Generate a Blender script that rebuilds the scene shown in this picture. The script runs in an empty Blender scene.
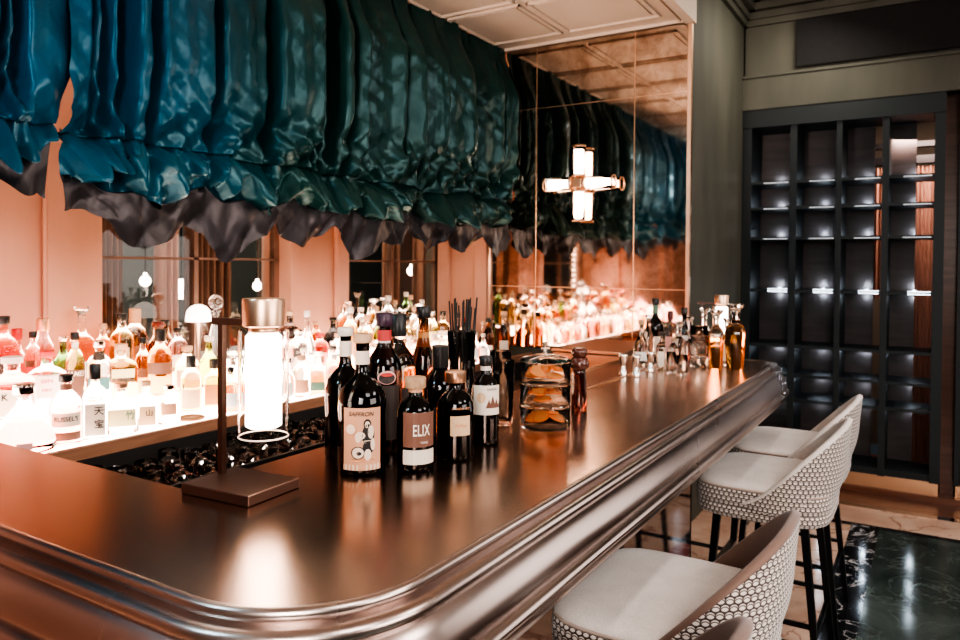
import bpy, bmesh, math, random
from mathutils import Vector, Matrix, noise
PI = math.pi; sin = math.sin; cos = math.cos
C = bpy.context.scene.collection
R = math.radians
rnd = random.Random(7)

# ------------------------------------------------------------------ camera
FPX = 742.0; YAW = R(31.5); PITCH = R(-1.0); ROLL = R(0.4); SH = -42.0
CAMZ = 1.54
EYE = Vector((0, 0, CAMZ))
fw0 = Vector((cos(YAW), sin(YAW), 0)); rt0 = Vector((sin(YAW), -cos(YAW), 0)); up0 = Vector((0, 0, 1))
FW = fw0 * cos(PITCH) + up0 * sin(PITCH)
UPp = up0 * cos(PITCH) - fw0 * sin(PITCH)
RT = rt0 * cos(ROLL) + UPp * sin(ROLL)
UP = UPp * cos(ROLL) - rt0 * sin(ROLL)
cam = bpy.data.cameras.new('camera'); camo = bpy.data.objects.new('camera', cam); C.objects.link(camo)
camo.matrix_world = Matrix(((RT.x, UP.x, -FW.x, 0), (RT.y, UP.y, -FW.y, 0), (RT.z, UP.z, -FW.z, CAMZ), (0, 0, 0, 1)))
cam.sensor_width = 36; cam.lens = FPX / 960 * 36; cam.shift_y = SH / 960; cam.clip_start = .02
cam.dof.use_dof = True; cam.dof.focus_distance = 1.7; cam.dof.aperture_fstop = 5.0
bpy.context.scene.camera = camo
def at(u, v, ax, val):
    """point where the sight line of a photo pixel meets the plane ax = val"""
    d = FW + RT * ((u - 480) / FPX) + UP * ((320 - v + SH) / FPX)
    i = 'xyz'.index(ax)
    return EYE + d * ((val - EYE[i]) / d[i])
def ux(u, y, v=350): return at(u, v, 'y', y).x
def uy(u, x, v=300): return at(u, v, 'x', x).y

# ------------------------------------------------------------------ materials
MATS = {}
def newmat(name):
    m = bpy.data.materials.new(name); m.use_nodes = True
    nt = m.node_tree; b = nt.nodes['Principled BSDF']
    return m, nt, b
def N(nt, t, **kw):
    n = nt.nodes.new(t)
    for k, v in kw.items():
        if k in n.inputs.keys(): n.inputs[k].default_value = v
        else: setattr(n, k, v)
    return n
def setp(b, col=None, rough=None, metal=None, trans=None, ior=None, emit=None, es=None, alpha=None, coat=None, sheen=None, spec=None, aniso=None):
    I = b.inputs
    if col is not None: I['Base Color'].default_value = (*col, 1)
    if rough is not None: I['Roughness'].default_value = rough
    if metal is not None: I['Metallic'].default_value = metal
    if trans is not None: I['Transmission Weight'].default_value = trans
    if ior is not None: I['IOR'].default_value = ior
    if emit is not None: I['Emission Color'].default_value = (*emit, 1); I['Emission Strength'].default_value = es or 1
    if coat is not None: I['Coat Weight'].default_value = coat
    if sheen is not None: I['Sheen Weight'].default_value = sheen
    if spec is not None: I['Specular IOR Level'].default_value = spec
    if aniso is not None: I['Anisotropic'].default_value = aniso
def mat(name, **kw):
    if name not in MATS:
        m, nt, b = newmat(name); setp(b, **kw)
        # slight surface variation so that nothing is perfectly uniform
        if not kw.get('emit') and not kw.get('trans'):
            r = kw.get('rough', .5)
            n = N(nt, 'ShaderNodeTexNoise', Scale=35.0, Detail=4.0)
            mr = N(nt, 'ShaderNodeMapRange'); mr.inputs['To Min'].default_value = max(0, r - .06); mr.inputs['To Max'].default_value = min(1, r + .08)
            tc = N(nt, 'ShaderNodeTexCoord')
            nt.links.new(tc.outputs['Object'], n.inputs['Vector'])
            nt.links.new(n.outputs['Fac'], mr.inputs['Value']); nt.links.new(mr.outputs[0], b.inputs['Roughness'])
        MATS[name] = m
    return MATS[name]
def ramp(nt, stops):
    r = nt.nodes.new('ShaderNodeValToRGB'); e = r.color_ramp.elements
    while len(e) < len(stops): e.new(.5)
    for i, (p, c) in enumerate(stops): e[i].position = p; e[i].color = (*c, 1)
    return r
def bump(nt, b, src, strength=.2, dist=.01):
    bp = N(nt, 'ShaderNodeBump', Strength=strength, Distance=dist)
    nt.links.new(src, bp.inputs['Height']); nt.links.new(bp.outputs[0], b.inputs['Normal'])

def brushed(name, c0, c1, r0, r1, stretch=(1, 1, 1), bumpst=.03):
    m, nt, b = newmat(name); setp(b, metal=1.0)
    tc = N(nt, 'ShaderNodeTexCoord'); mp = N(nt, 'ShaderNodeMapping'); mp.inputs['Scale'].default_value = stretch
    nt.links.new(tc.outputs['Object'], mp.inputs[0])
    n = N(nt, 'ShaderNodeTexNoise', Scale=1.6, Detail=1.0); n2 = N(nt, 'ShaderNodeTexNoise', Scale=40.0, Detail=3.0)
    nt.links.new(tc.outputs['Object'], n.inputs[0]); nt.links.new(mp.outputs[0], n2.inputs[0])
    cr = ramp(nt, [(.3, c0), (.7, c1)]); nt.links.new(n.outputs['Fac'], cr.inputs[0]); nt.links.new(cr.outputs[0], b.inputs['Base Color'])
    mr = N(nt, 'ShaderNodeMapRange'); mr.inputs['From Min'].default_value = .3; mr.inputs['From Max'].default_value = .7
    mr.inputs['To Min'].default_value = r0; mr.inputs['To Max'].default_value = r1
    nt.links.new(n.outputs['Fac'], mr.inputs['Value']); nt.links.new(mr.outputs[0], b.inputs['Roughness'])
    if bumpst > 0: bump(nt, b, n2.outputs['Fac'], bumpst, .0006)
    return m
M_top = brushed('bar_top_metal', (.50, .33, .25), (.66, .46, .37), .20, .27, (1, 25, 1), 0)
M_mould = brushed('bar_moulding_metal', (.42, .34, .31), (.66, .56, .52), .24, .30, (1, 1, 1), .0)
M_bronze = brushed('dark_bronze', (.16, .10, .08), (.24, .15, .12), .3, .45, (1, 1, 8), .03)
M_brass = brushed('copper_brass', (.80, .50, .33), (.88, .58, .40), .28, .38, (1, 1, 30), .02)
M_copperbox = brushed('copper_sheet', (.60, .33, .22), (.70, .40, .28), .3, .45, (1, 8, 1), .04)
M_black = mat('black_metal', col=(.012, .012, .014), rough=.3, metal=.6)
M_blackgloss = mat('black_gloss', col=(.01, .01, .011), rough=.12)
M_steel = mat('polished_steel', col=(.8, .76, .72), rough=.12, metal=1)
M_dark = mat('dark_void', col=(.012, .012, .013), rough=.6)
M_blind = mat('black_plastic', col=(.02, .02, .02), rough=.5)

def woodmat(name, c0, c1, rough, sc=(1, 12, 12)):
    m, nt, b = newmat(name); setp(b, rough=rough)
    tc = N(nt, 'ShaderNodeTexCoord'); mp = N(nt, 'ShaderNodeMapping'); mp.inputs['Scale'].default_value = sc
    n = N(nt, 'ShaderNodeTexNoise', Scale=3.0, Detail=8.0, Distortion=.6)
    nt.links.new(tc.outputs['Object'], mp.inputs[0]); nt.links.new(mp.outputs[0], n.inputs[0])
    cr = ramp(nt, [(.3, c0), (.7, c1)]); nt.links.new(n.outputs['Fac'], cr.inputs[0]); nt.links.new(cr.outputs[0], b.inputs['Base Color'])
    bump(nt, b, n.outputs['Fac'], .1, .003)
    return m
M_wood = woodmat('walnut_lip', (.22, .11, .07), (.34, .18, .11), .4)
M_woodfl = woodmat('floor_wood', (.10, .035, .02), (.17, .07, .04), .3, (12, 1, 12))
M_plinth = mat('pale_copper_plinth', col=(.62, .36, .22), rough=.3, metal=.7)
M_cork = woodmat('cork', (.45, .27, .16), (.60, .38, .24), .6, (20, 20, 20))

def plaster(name, c0, c1, rough=.7, scale=4.0, st=(1, 1, .3)):
    m, nt, b = newmat(name); setp(b, rough=rough)
    tc = N(nt, 'ShaderNodeTexCoord'); mp = N(nt, 'ShaderNodeMapping'); mp.inputs['Scale'].default_value = st
    n = N(nt, 'ShaderNodeTexNoise', Scale=scale, Detail=8.0)
    nt.links.new(tc.outputs['Object'], mp.inputs[0]); nt.links.new(mp.outputs[0], n.inputs[0])
    cr = ramp(nt, [(.3, c0), (.7, c1)]); nt.links.new(n.outputs['Fac'], cr.inputs[0]); nt.links.new(cr.outputs[0], b.inputs['Base Color'])
    bump(nt, b, n.outputs['Fac'], .15, .004)
    return m
M_green = plaster('grey_green_plaster', (.074, .072, .057), (.108, .103, .082))
M_beige = plaster('pink_beige_paint', (.52, .27, .19), (.60, .33, .24), .5)
M_ceil = plaster('cream_ceiling_paint', (.62, .50, .40), (.68, .55, .45), .6)
M_room = plaster('room_wall_paint', (.17, .15, .12), (.22, .19, .15), .7)

def marble(name, base, base2, vein, vscale, vwidth, rough=.12, dist=1.6):
    m, nt, b = newmat(name); setp(b, rough=rough)
    tc = N(nt, 'ShaderNodeTexCoord')
    n = N(nt, 'ShaderNodeTexNoise', Scale=2.2, Detail=10.0, Roughness=.65, Distortion=.8); nt.links.new(tc.outputs['Object'], n.inputs[0])
    cr = ramp(nt, [(.33, base), (.68, base2)]); nt.links.new(n.outputs['Fac'], cr.inputs[0])
    n2 = N(nt, 'ShaderNodeTexNoise', Scale=vscale, Detail=7.0, Roughness=.6, Distortion=dist); nt.links.new(tc.outputs['Object'], n2.inputs[0])
    s = N(nt, 'ShaderNodeMath', operation='SUBTRACT'); s.inputs[1].default_value = .5; nt.links.new(n2.outputs['Fac'], s.inputs[0])
    a = N(nt, 'ShaderNodeMath', operation='ABSOLUTE'); nt.links.new(s.outputs[0], a.inputs[0])
    mr = N(nt, 'ShaderNodeMapRange'); mr.inputs['From Min'].default_value = 0; mr.inputs['From Max'].default_value = vwidth
    mr.inputs['To Min'].default_value = 1; mr.inputs['To Max'].default_value = 0; nt.links.new(a.outputs[0], mr.inputs['Value'])
    mx = N(nt, 'ShaderNodeMix', data_type='RGBA'); nt.links.new(mr.outputs[0], mx.inputs[0]); nt.links.new(cr.outputs[0], mx.inputs[6]); mx.inputs[7].default_value = (*vein, 1)
    nt.links.new(mx.outputs[2], b.inputs['Base Color'])
    return m
MF_pink = marble('pink_marble', (.50, .30, .21), (.74, .54, .42), (.30, .15, .10), 1.6, .018)
MF_black = marble('black_veined_marble', (.006, .006, .008), (.02, .02, .022), (.75, .72, .70), 3.0, .012, .1, 1.6)
MF_green = marble('green_marble', (.022, .032, .028), (.075, .095, .085), (.10, .125, .11), 2.2, .014)
MF_line = marble('black_marble_line', (.006, .006, .008), (.014, .014, .016), (.1, .1, .1), 3, .008)
MF_red = marble('red_marble', (.25, .05, .05), (.45, .14, .12), (.75, .6, .55), 3, .02)

def glass(name, col, rough=.02, ior=1.45, emit=None):
    k = 'glass_' + name
    if k not in MATS:
        m, nt, b = newmat(k); setp(b, col=col, rough=rough, trans=1.0, ior=ior)
        MATS[k] = m
    return MATS[k]
def glass_fill(name, low, high, frac_z, hgt, rough=.02):
    """bottle glass seen full of drink up to frac_z and clear above"""
    k = f'fill_{name}_{frac_z:.2f}'
    if k not in MATS:
        m, nt, b = newmat(k); setp(b, rough=rough, trans=1.0, ior=1.4)
        tc = N(nt, 'ShaderNodeTexCoord'); sp = N(nt, 'ShaderNodeSeparateXYZ'); nt.links.new(tc.outputs['Generated'], sp.inputs[0])
        cr = ramp(nt, [(frac_z - .01, low), (frac_z + .01, high)]); nt.links.new(sp.outputs[2], cr.inputs[0]); nt.links.new(cr.outputs[0], b.inputs['Base Color'])
        MATS[k] = m
    return MATS[k]
G_clear = glass('clear', (.97, .95, .93))
G_thin = glass('thin', (.99, .98, .97), .0, 1.12)
G_ware = glass('ware', (.98, .96, .94), .0, 1.22)
G_dark = glass('near_black_bottle', (.03, .02, .018), .03)

def taffeta(name, c0, c1, rough=.34):
    m, nt, b = newmat(name); setp(b, rough=rough, sheen=.0, spec=.55); b.inputs['Specular Tint'].default_value = (.5, .85, .92, 1)
    tc = N(nt, 'ShaderNodeTexCoord'); n = N(nt, 'ShaderNodeTexNoise', Scale=1.1, Detail=2.0); nt.links.new(tc.outputs['Object'], n.inputs[0])
    cr = ramp(nt, [(.35, c0), (.65, c1)]); nt.links.new(n.outputs['Fac'], cr.inputs[0]); nt.links.new(cr.outputs[0], b.inputs['Base Color'])
    n2 = N(nt, 'ShaderNodeTexNoise', Scale=14.0, Detail=6.0, Distortion=1.2); nt.links.new(tc.outputs['Object'], n2.inputs[0])
    bump(nt, b, n2.outputs['Fac'], .18, .015)
    return m
M_teal = taffeta('teal_taffeta', (.002, .036, .062), (.002, .070, .140))
M_teal2 = taffeta('green_teal_taffeta', (.002, .016, .017), (.003, .032, .030))
def shift_hue():        # the long blind runs from blue at the left to green at the right
    nt = M_teal2.node_tree; b = nt.nodes['Principled BSDF']
    tc = N(nt, 'ShaderNodeTexCoord'); sp = N(nt, 'ShaderNodeSeparateXYZ'); nt.links.new(tc.outputs['Object'], sp.inputs[0])
    n = N(nt, 'ShaderNodeTexNoise', Scale=1.3, Detail=2.0); nt.links.new(tc.outputs['Object'], n.inputs[0])
    ad = N(nt, 'ShaderNodeMath', operation='MULTIPLY_ADD'); ad.inputs[1].default_value = 1.2; nt.links.new(n.outputs['Fac'], ad.inputs[0]); nt.links.new(sp.outputs[0], ad.inputs[2])
    mr = N(nt, 'ShaderNodeMapRange'); mr.inputs['From Min'].default_value = -.9; mr.inputs['From Max'].default_value = .9; nt.links.new(ad.outputs[0], mr.inputs['Value'])
    cr = ramp(nt, [(0, (.002, .070, .140)), (.35, (.002, .040, .058)), (.6, (.003, .026, .026)), (1, (.006, .026, .023))]); nt.links.new(mr.outputs[0], cr.inputs[0]); nt.links.new(cr.outputs[0], b.inputs['Base Color'])
shift_hue()
M_lining = taffeta('charcoal_lining', (.008, .008, .010), (.016, .015, .018), .42)
M_lining.node_tree.nodes['Principled BSDF'].inputs['Specular Tint'].default_value = (.8, .75, .8, 1)
M_drape = woodmat('brown_drape', (.20, .11, .075), (.30, .17, .12), .8, (8, 8, .5))
M_drape2 = woodmat('copper_drape', (.36, .20, .15), (.50, .30, .23), .7, (8, 8, .5))
M_cabinet = mat('navy_lacquer', col=(.011, .017, .020), rough=.5)

def weave():
    m, nt, b = newmat('houndstooth_weave'); setp(b, rough=.85, sheen=.3)
    uv = N(nt, 'ShaderNodeUVMap')
    sp = N(nt, 'ShaderNodeSeparateXYZ'); nt.links.new(uv.outputs[0], sp.inputs[0])
    def M(op, a_, b_=None, c_=None):
        n = N(nt, 'ShaderNodeMath', operation=op)
        for k, q in enumerate((a_, b_, c_)):
            if q is None: continue
            if isinstance(q, (int, float)): n.inputs[k].default_value = q
            else: nt.links.new(q, n.inputs[k])
        return n.outputs[0]
    V = M('DIVIDE', sp.outputs[1], .0155); U = M('DIVIDE', sp.outputs[0], .0175)
    row = M('FLOOR', V); par = M('MULTIPLY', M('FLOORED_MODULO', row, 2.0), .5)
    fu = M('SUBTRACT', M('FRACT', M('ADD', U, par)), .5); fv = M('SUBTRACT', M('FRACT', V), .5)
    d1 = M('SQRT', M('ADD', M('MULTIPLY', fu, fu), M('MULTIPLY', fv, fv)))
    g = M('ADD', fv, .30); d2 = M('SQRT', M('ADD', M('MULTIPLY', fu, fu), M('MULTIPLY', g, g)))
    e1 = N(nt, 'ShaderNodeMapRange', interpolation_type='SMOOTHSTEP'); e1.inputs['From Min'].default_value = .38; e1.inputs['From Max'].default_value = .49; nt.links.new(d1, e1.inputs['Value'])
    e2 = N(nt, 'ShaderNodeMapRange', interpolation_type='SMOOTHSTEP'); e2.inputs['From Min'].default_value = .13; e2.inputs['From Max'].default_value = .03; nt.links.new(M('ABSOLUTE', M('SUBTRACT', d2, .48)), e2.inputs['Value'])
    dk = M('MAXIMUM', e1.outputs[0], M('MULTIPLY', e2.outputs[0], .95))
    mx = N(nt, 'ShaderNodeMix', data_type='RGBA'); nt.links.new(dk, mx.inputs[0]); mx.inputs[6].default_value = (.72, .64, .58, 1); mx.inputs[7].default_value = (.055, .035, .03, 1)
    nt.links.new(mx.outputs[2], b.inputs['Base Color'])
    bump(nt, b, M('SUBTRACT', 1.0, dk), .6, .002)
    return m
M_weave = weave()
def linen():
    m, nt, b = newmat('pale_linen'); setp(b, rough=.9, sheen=.3)
    tc = N(nt, 'ShaderNodeTexCoord'); n = N(nt, 'ShaderNodeTexNoise', Scale=260.0, Detail=3.0); n1 = N(nt, 'ShaderNodeTexNoise', Scale=9.0, Detail=3.0)
    nt.links.new(tc.outputs['Object'], n.inputs[0]); nt.links.new(tc.outputs['Object'], n1.inputs[0])
    a = N(nt, 'ShaderNodeMath', operation='MULTIPLY_ADD'); a.inputs[1].default_value = .5; nt.links.new(n.outputs['Fac'], a.inputs[0]); 
    h = N(nt, 'ShaderNodeMath', operation='MULTIPLY'); h.inputs[1].default_value = .5; nt.links.new(n1.outputs['Fac'], h.inputs[0]); nt.links.new(h.outputs[0], a.inputs[2])
    cr = ramp(nt, [(.35, (.52, .46, .42)), (.65, (.70, .64, .60))]); nt.links.new(a.outputs[0], cr.inputs[0]); nt.links.new(cr.outputs[0], b.inputs['Base Color'])
    bump(nt, b, n.outputs['Fac'], .3, .001)
    return m
M_linen = linen()
M_velvet = mat('brown_velvet', col=(.15, .085, .062), rough=.6, sheen=.3)

# ------------------------------------------------------------------ mesh helpers
def mk(name, bm, m, parent=None, smooth=False, loc=None, rot=None, angle=None):
    me = bpy.data.meshes.new(name); bm.normal_update(); bm.to_mesh(me); bm.free()
    for x in (m if isinstance(m, (list, tuple)) else [m]): me.materials.append(x)
    if smooth:
        for p in me.polygons: p.use_smooth = True
        if angle is not None: me.set_sharp_from_angle(angle=R(angle))
    return link(name, me, parent, loc, rot)
def link(name, me, parent=None, loc=None, rot=None):
    o = bpy.data.objects.new(name, me); C.objects.link(o)
    if parent: o.parent = parent
    if loc: o.location = loc
    if rot: o.rotation_euler = rot
    return o
def tag(o, label=None, cat=None, group=None, kind=None):
    if label: o['label'] = label
    if cat: o['category'] = cat
    if group: o['group'] = group
    if kind: o['kind'] = kind
    return o
def thing(name, label, cat, loc=(0, 0, 0), rz=0, group=None):
    o = bpy.data.objects.new(name, None); C.objects.link(o); o.location = loc; o.rotation_euler = (0, 0, rz); o.empty_display_size = .05
    return tag(o, label, cat, group)
def struct(name, bm, m, parent=None, **k):
    o = mk(name, bm, m, parent, **k); o['kind'] = 'structure'; return o
def BM(): return bmesh.new()
def box(bm, x0, x1, y0, y1, z0, z1, bev=0, mi=0):
    vs = [bm.verts.new((x, y, z)) for z in (z0, z1) for y in (y0, y1) for x in (x0, x1)]
    fs = [bm.faces.new([vs[i] for i in q]) for q in ((0, 2, 3, 1), (4, 5, 7, 6), (0, 1, 5, 4), (2, 6, 7, 3), (0, 4, 6, 2), (1, 3, 7, 5))]
    for f in fs: f.material_index = mi
    if bev:
        es = list({e for f in fs for e in f.edges})
        bmesh.ops.bevel(bm, geom=es, offset=bev, segments=2, profile=.5, affect='EDGES')
    return bm
def bar(bm, p, q, w, h=None, n=4, taper=1.0):
    """square or round rod from p to q"""
    p = Vector(p); q = Vector(q); d = (q - p).normalized(); h = h or w
    a = Vector((0, 0, 1)) if abs(d.z) < .9 else Vector((1, 0, 0))
    s = d.cross(a).normalized(); t = s.cross(d)
    rings = []
    for c, k in ((p, 1), (q, taper)):
        r = []
        for i in range(n):
            an = 2 * PI * (i + .5) / n
            if n == 4: v = c + s * (w / 2 * k * (1 if cos(an) > 0 else -1)) + t * (h / 2 * k * (1 if sin(an) > 0 else -1))
            else: v = c + s * (cos(an) * w / 2 * k) + t * (sin(an) * h / 2 * k)
            r.append(bm.verts.new(v))
        rings.append(r)
    for i in range(n): bm.faces.new((rings[0][i], rings[0][(i + 1) % n], rings[1][(i + 1) % n], rings[1][i]))
    bm.faces.new(rings[0][::-1]); bm.faces.new(rings[1])
    return bm
def loft(bm, prof, seg=24, n=2.0, sq=1.0, cx=0, cy=0, cap0=True, cap1=True, mi=0, n2=None):
    """rings (r, z) with a superellipse section; sq flattens y. n may change with n2 above the shoulder"""
    rings = []
    for (r, z, *e) in prof:
        nn = e[0] if e else n
        ring = []
        for i in range(seg):
            a = 2 * PI * (i + .5) / seg; c, s = cos(a), sin(a)
            k = (abs(c) ** nn + abs(s) ** nn) ** (-1 / nn)
            sy = sq if not e else 1 + (sq - 1) * min(1, (nn - 2) / max(.01, n - 2)) if n > 2.01 else sq
            ring.append(bm.verts.new((cx + r * c * k, cy + r * s * k * sy, z)))
        rings.append(ring)
    for a, b in zip(rings, rings[1:]):
        for i in range(seg):
            f = bm.faces.new((a[i], a[(i + 1) % seg], b[(i + 1) % seg], b[i])); f.material_index = mi
    if cap0: bm.faces.new(rings[0][::-1]).material_index = mi
    if cap1: bm.faces.new(rings[-1]).material_index = mi
    return bm
def tube(bm, pts, r, n=8):
    rings = []
    for i, p in enumerate(pts):
        p = Vector(p); a = Vector(pts[max(0, i - 1)]); b = Vector(pts[min(len(pts) - 1, i + 1)]); d = (b - a).normalized()
        up = Vector((0, 0, 1)) if abs(d.z) < .9 else Vector((0, 1, 0)); s = d.cross(up).normalized(); t = s.cross(d)
        rings.append([bm.verts.new(p + s * cos(2 * PI * k / n) * r + t * sin(2 * PI * k / n) * r) for k in range(n)])
    for a, b in zip(rings, rings[1:]):
        for i in range(n): bm.faces.new((a[i], a[(i + 1) % n], b[(i + 1) % n], b[i]))
    bm.faces.new(rings[0][::-1]); bm.faces.new(rings[-1])
    return bm
def patch(bm, r, a, z0, z1, off=0, flat=None, mi=0, n=10):
    """label: curved strip of half-angle a round the front (-y); flat = half width for square bottles"""
    vs = []
    for i in range(n + 1):
        t = -1 + 2 * i / n
        if flat: x, y = flat * t, -r
        else: x, y = r * sin(off + a * t), -r * cos(off + a * t)
        vs.append((bm.verts.new((x, y, z0)), bm.verts.new((x, y, z1))))
    for p, q in zip(vs, vs[1:]):
        bm.faces.new((p[0], q[0], q[1], p[1])).material_index = mi
    return bm
TXT = {}
def text_mesh(s, size, r=None, off=0, z=0, italic=0, sx=1.0):
    """letters, centred, laid on a bottle front (-y side), bent to radius r"""
    cu = bpy.data.curves.new('t', 'FONT'); cu.body = s; cu.size = size; cu.align_x = 'CENTER'; cu.align_y = 'CENTER'; cu.shear = italic; cu.offset = size * .01
    o = bpy.data.objects.new('t', cu); C.objects.link(o)
    dg = bpy.context.evaluated_depsgraph_get(); me = bpy.data.meshes.new_from_object(o.evaluated_get(dg)); bpy.data.objects.remove(o)
    for v in me.vertices:
        x, y = v.co.x * sx, v.co.y
        if r: v.co = (r * sin(off + x / r), -r * cos(off + x / r), z + y)
        else: v.co = (x + off, 0, z + y)
    return me

# ------------------------------------------------------------------ room shell
XM = 4.37; YG = 1.228; XC = 5.72; YW = 3.0; ZS = 2.99; YCUR = 2.48; ZR = 3.5
XB = -2.6; YR = -3.6
# floor of inlaid marbles
bm = BM()
xs = [XB, .5, .56, 1.4, 1.46, 2.3, 2.36, 3.2, 3.26, 4.1, 4.16, 4.93, 4.99, 5.33, 5.40, 6.9]
ys = [YR, .257, .404, .70, .80, 1.0, YW]
for i in range(len(xs) - 1):
    for j in range(len(ys) - 1):
        x0, x1, y0, y1 = xs[i], xs[i + 1], ys[j], ys[j + 1]; xm = (x0 + x1) / 2
        wide = x1 - x0 > .1
        if xm > 5.4: k = 4
        elif xm > 5.33: k = 3
        elif j == 1 and xm < 5.0: k = 1
        elif j == 0 and xm < 4.93: k = 2
        elif not wide: k = 3
        elif xm > 5.0: k = 0
        elif j == 0: k = 2
        elif j in (3,): k = 1 if i % 4 else 5
        else: k = 0
        f = bm.faces.new([bm.verts.new(p) for p in ((x0, y0, 0), (x1, y0, 0), (x1, y1, 0), (x0, y1, 0))]); f.material_index = k
struct('floor', bm, [MF_pink, MF_black, MF_green, MF_line, M_woodfl, MF_red])
# room ceiling, back walls
struct('ceiling', box(BM(), XB, 7.0, YR, 3.1, ZR, ZR + .06), M_ceil)
struct('wall_back', box(BM(), XB - .1, XB, YR, 3.1, 0, ZR), M_room)
struct('wall_right', box(BM(), XB, 7.0, YR - .1, YR, 0, ZR), M_room)
# lowered panelled ceiling over the bar
bm = box(BM(), XB, XM, YG, 3.0, ZS, ZS + .1)
px = .62; x = XM - .14
while x > -1.2:
    for (a, b) in ((YG + .14, YG + .72), (YG + .76, YCUR - .0)):
        w = .012
        x0, x1, y0, y1 = x - px + .03, x - .02, a, b
        for q in ((x0, x1, y0, y0 + w), (x0, x1, y1 - w, y1), (x0, x0 + w, y0, y1), (x1 - w, x1, y0, y1)): box(bm, *q, ZS - .014, ZS)
        box(bm, x0 + .04, x1 - .04, y0 + .04, y1 - .04, ZS - .008, ZS)
    x -= px
box(bm, XB, XM, YG, YG + .035, ZS - .03, ZS); box(bm, XB, XM, YG + .06, YG + .075, ZS - .016, ZS)
box(bm, XM - .03, XM, YG, YCUR, ZS - .02, ZS); 
struct('trim_1', bm, M_ceil)
struct('trim_2', box(BM(), XB, XM, YG - .02, YG, ZS - .03, ZR), M_ceil)     # upright face of the lowered ceiling
# mirror wall and green return wall
struct('wall_end', box(BM(), XM + .012, XM + .2, YG, 3.15, 0, ZR), M_green)
struct('wall_side', box(BM(), XM + .2, XC + .5, YG, YG + .1, 0, ZR), M_green)
bm = BM()   # cornice on green wall and over the cabinets
for k, (o, z) in enumerate(((.03, 3.30), (.05, 3.345), (.09, 3.40), (.13, 3.45))):
    box(bm, XM, XC, YG - o, YG, z, z + .05); box(bm, XC - o, XC, YR, YG, z, z + .05)
struct('trim_3', bm, M_green)
# wall round the cabinets
bm = BM()
box(bm, XC, XC + .06, YR, YG, 2.69, ZR)
box(bm, XC - .03, XC, YR, YG, 2.69, 2.93); box(bm, XC - .045, XC, YR, YG, 2.92, 2.94)
box(bm, XC, XC + .06, YG - .01, YG + .2, 0, ZR)
struct('wall_far', bm, M_green)
yv = uy(797, XC, 50)
o = mk('bulkhead_panel', box(BM(), XC - .05, XC - .031, -1.6, yv, 2.96, 3.29, .004), mat('matt_black_panel', col=(.012, .011, .012), rough=.8))
tag(o, 'wide matt black panel set in the wall above the cabinets', 'panel')
# window wall
piers = [(-1.0, -.55), (.70, ux(94, YW)), (ux(283, YW), ux(341, YW))]
wins = [(ux(94, YW), ux(283, YW)), (ux(341, YW), XM)]
bm = BM(); box(bm, XB, XM, YW, YW + .15, 0, .95); box(bm, XB, XM, YW, YW + .15, 2.5, ZR)
for a, b in piers: box(bm, a, b, YW, YW + .15, .95, 2.5)
box(bm, XB, -1.0, YW, YW + .15, .95, 2.5); box(bm, -.55, .70, YW, YW + .15, .95, 2.5)
struct('wall_left', bm, M_beige)
bm = BM()
for a, b in piers:      # panelled pilasters: raised stiles round a recessed field, with a bead
    s = (b - a) * .20
    box(bm, a, a + s, YW - .06, YW, .95, 2.5); box(bm, b - s, b, YW - .06, YW, .95, 2.5)
    box(bm, a + s, b - s, YW - .025, YW, .95, 2.5)
    for c in (a + s, b - s): bar(bm, (c, YW - .045, .95), (c, YW - .045, 2.5), .022, n=8)
struct('trim_4', bm, M_beige)
bm = BM()               # pilaster on the end wall between mirror and window
ya, yb = 2.6, 3.0; s = .09
box(bm, XM - .05, XM, ya, ya + s, .9, 2.6); box(bm, XM - .05, XM, yb - s, yb, .9, 2.6); box(bm, XM - .02, XM, ya + s, yb - s, .9, 2.6)
for c in (ya + s, yb - s): bar(bm, (XM - .035, c, .9), (XM - .035, c, 2.6), .02, n=8)
struct('trim_5', bm, M_beige)
M_frame = mat('window_bronze', col=(.25, .15, .11), rough=.4, metal=.4)
M_pane = glass('window_pane', (.80, .78, .74), .01, 1.45)
for k, (a, b) in enumerate(wins):
    bm = BM()
    for q in ((a, a + .035, .95, 2.5), (b - .035, b, .95, 2.5), (a, b, .95, .99), (a, b, 2.46, 2.5), (a, b, 1.555, 1.567), ((a + b) / 2 - .012, (a + b) / 2 + .012, .95, 2.5)):
        box(bm, q[0], q[1], YW + .03, YW + .07, q[2], q[3])
    w = struct(f'window_{k + 1}', bm, M_frame)
    p = mk('pane', box(BM(), a + .02, b - .02, YW + .047, YW + .053, .97, 2.48), M_pane, w)
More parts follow.
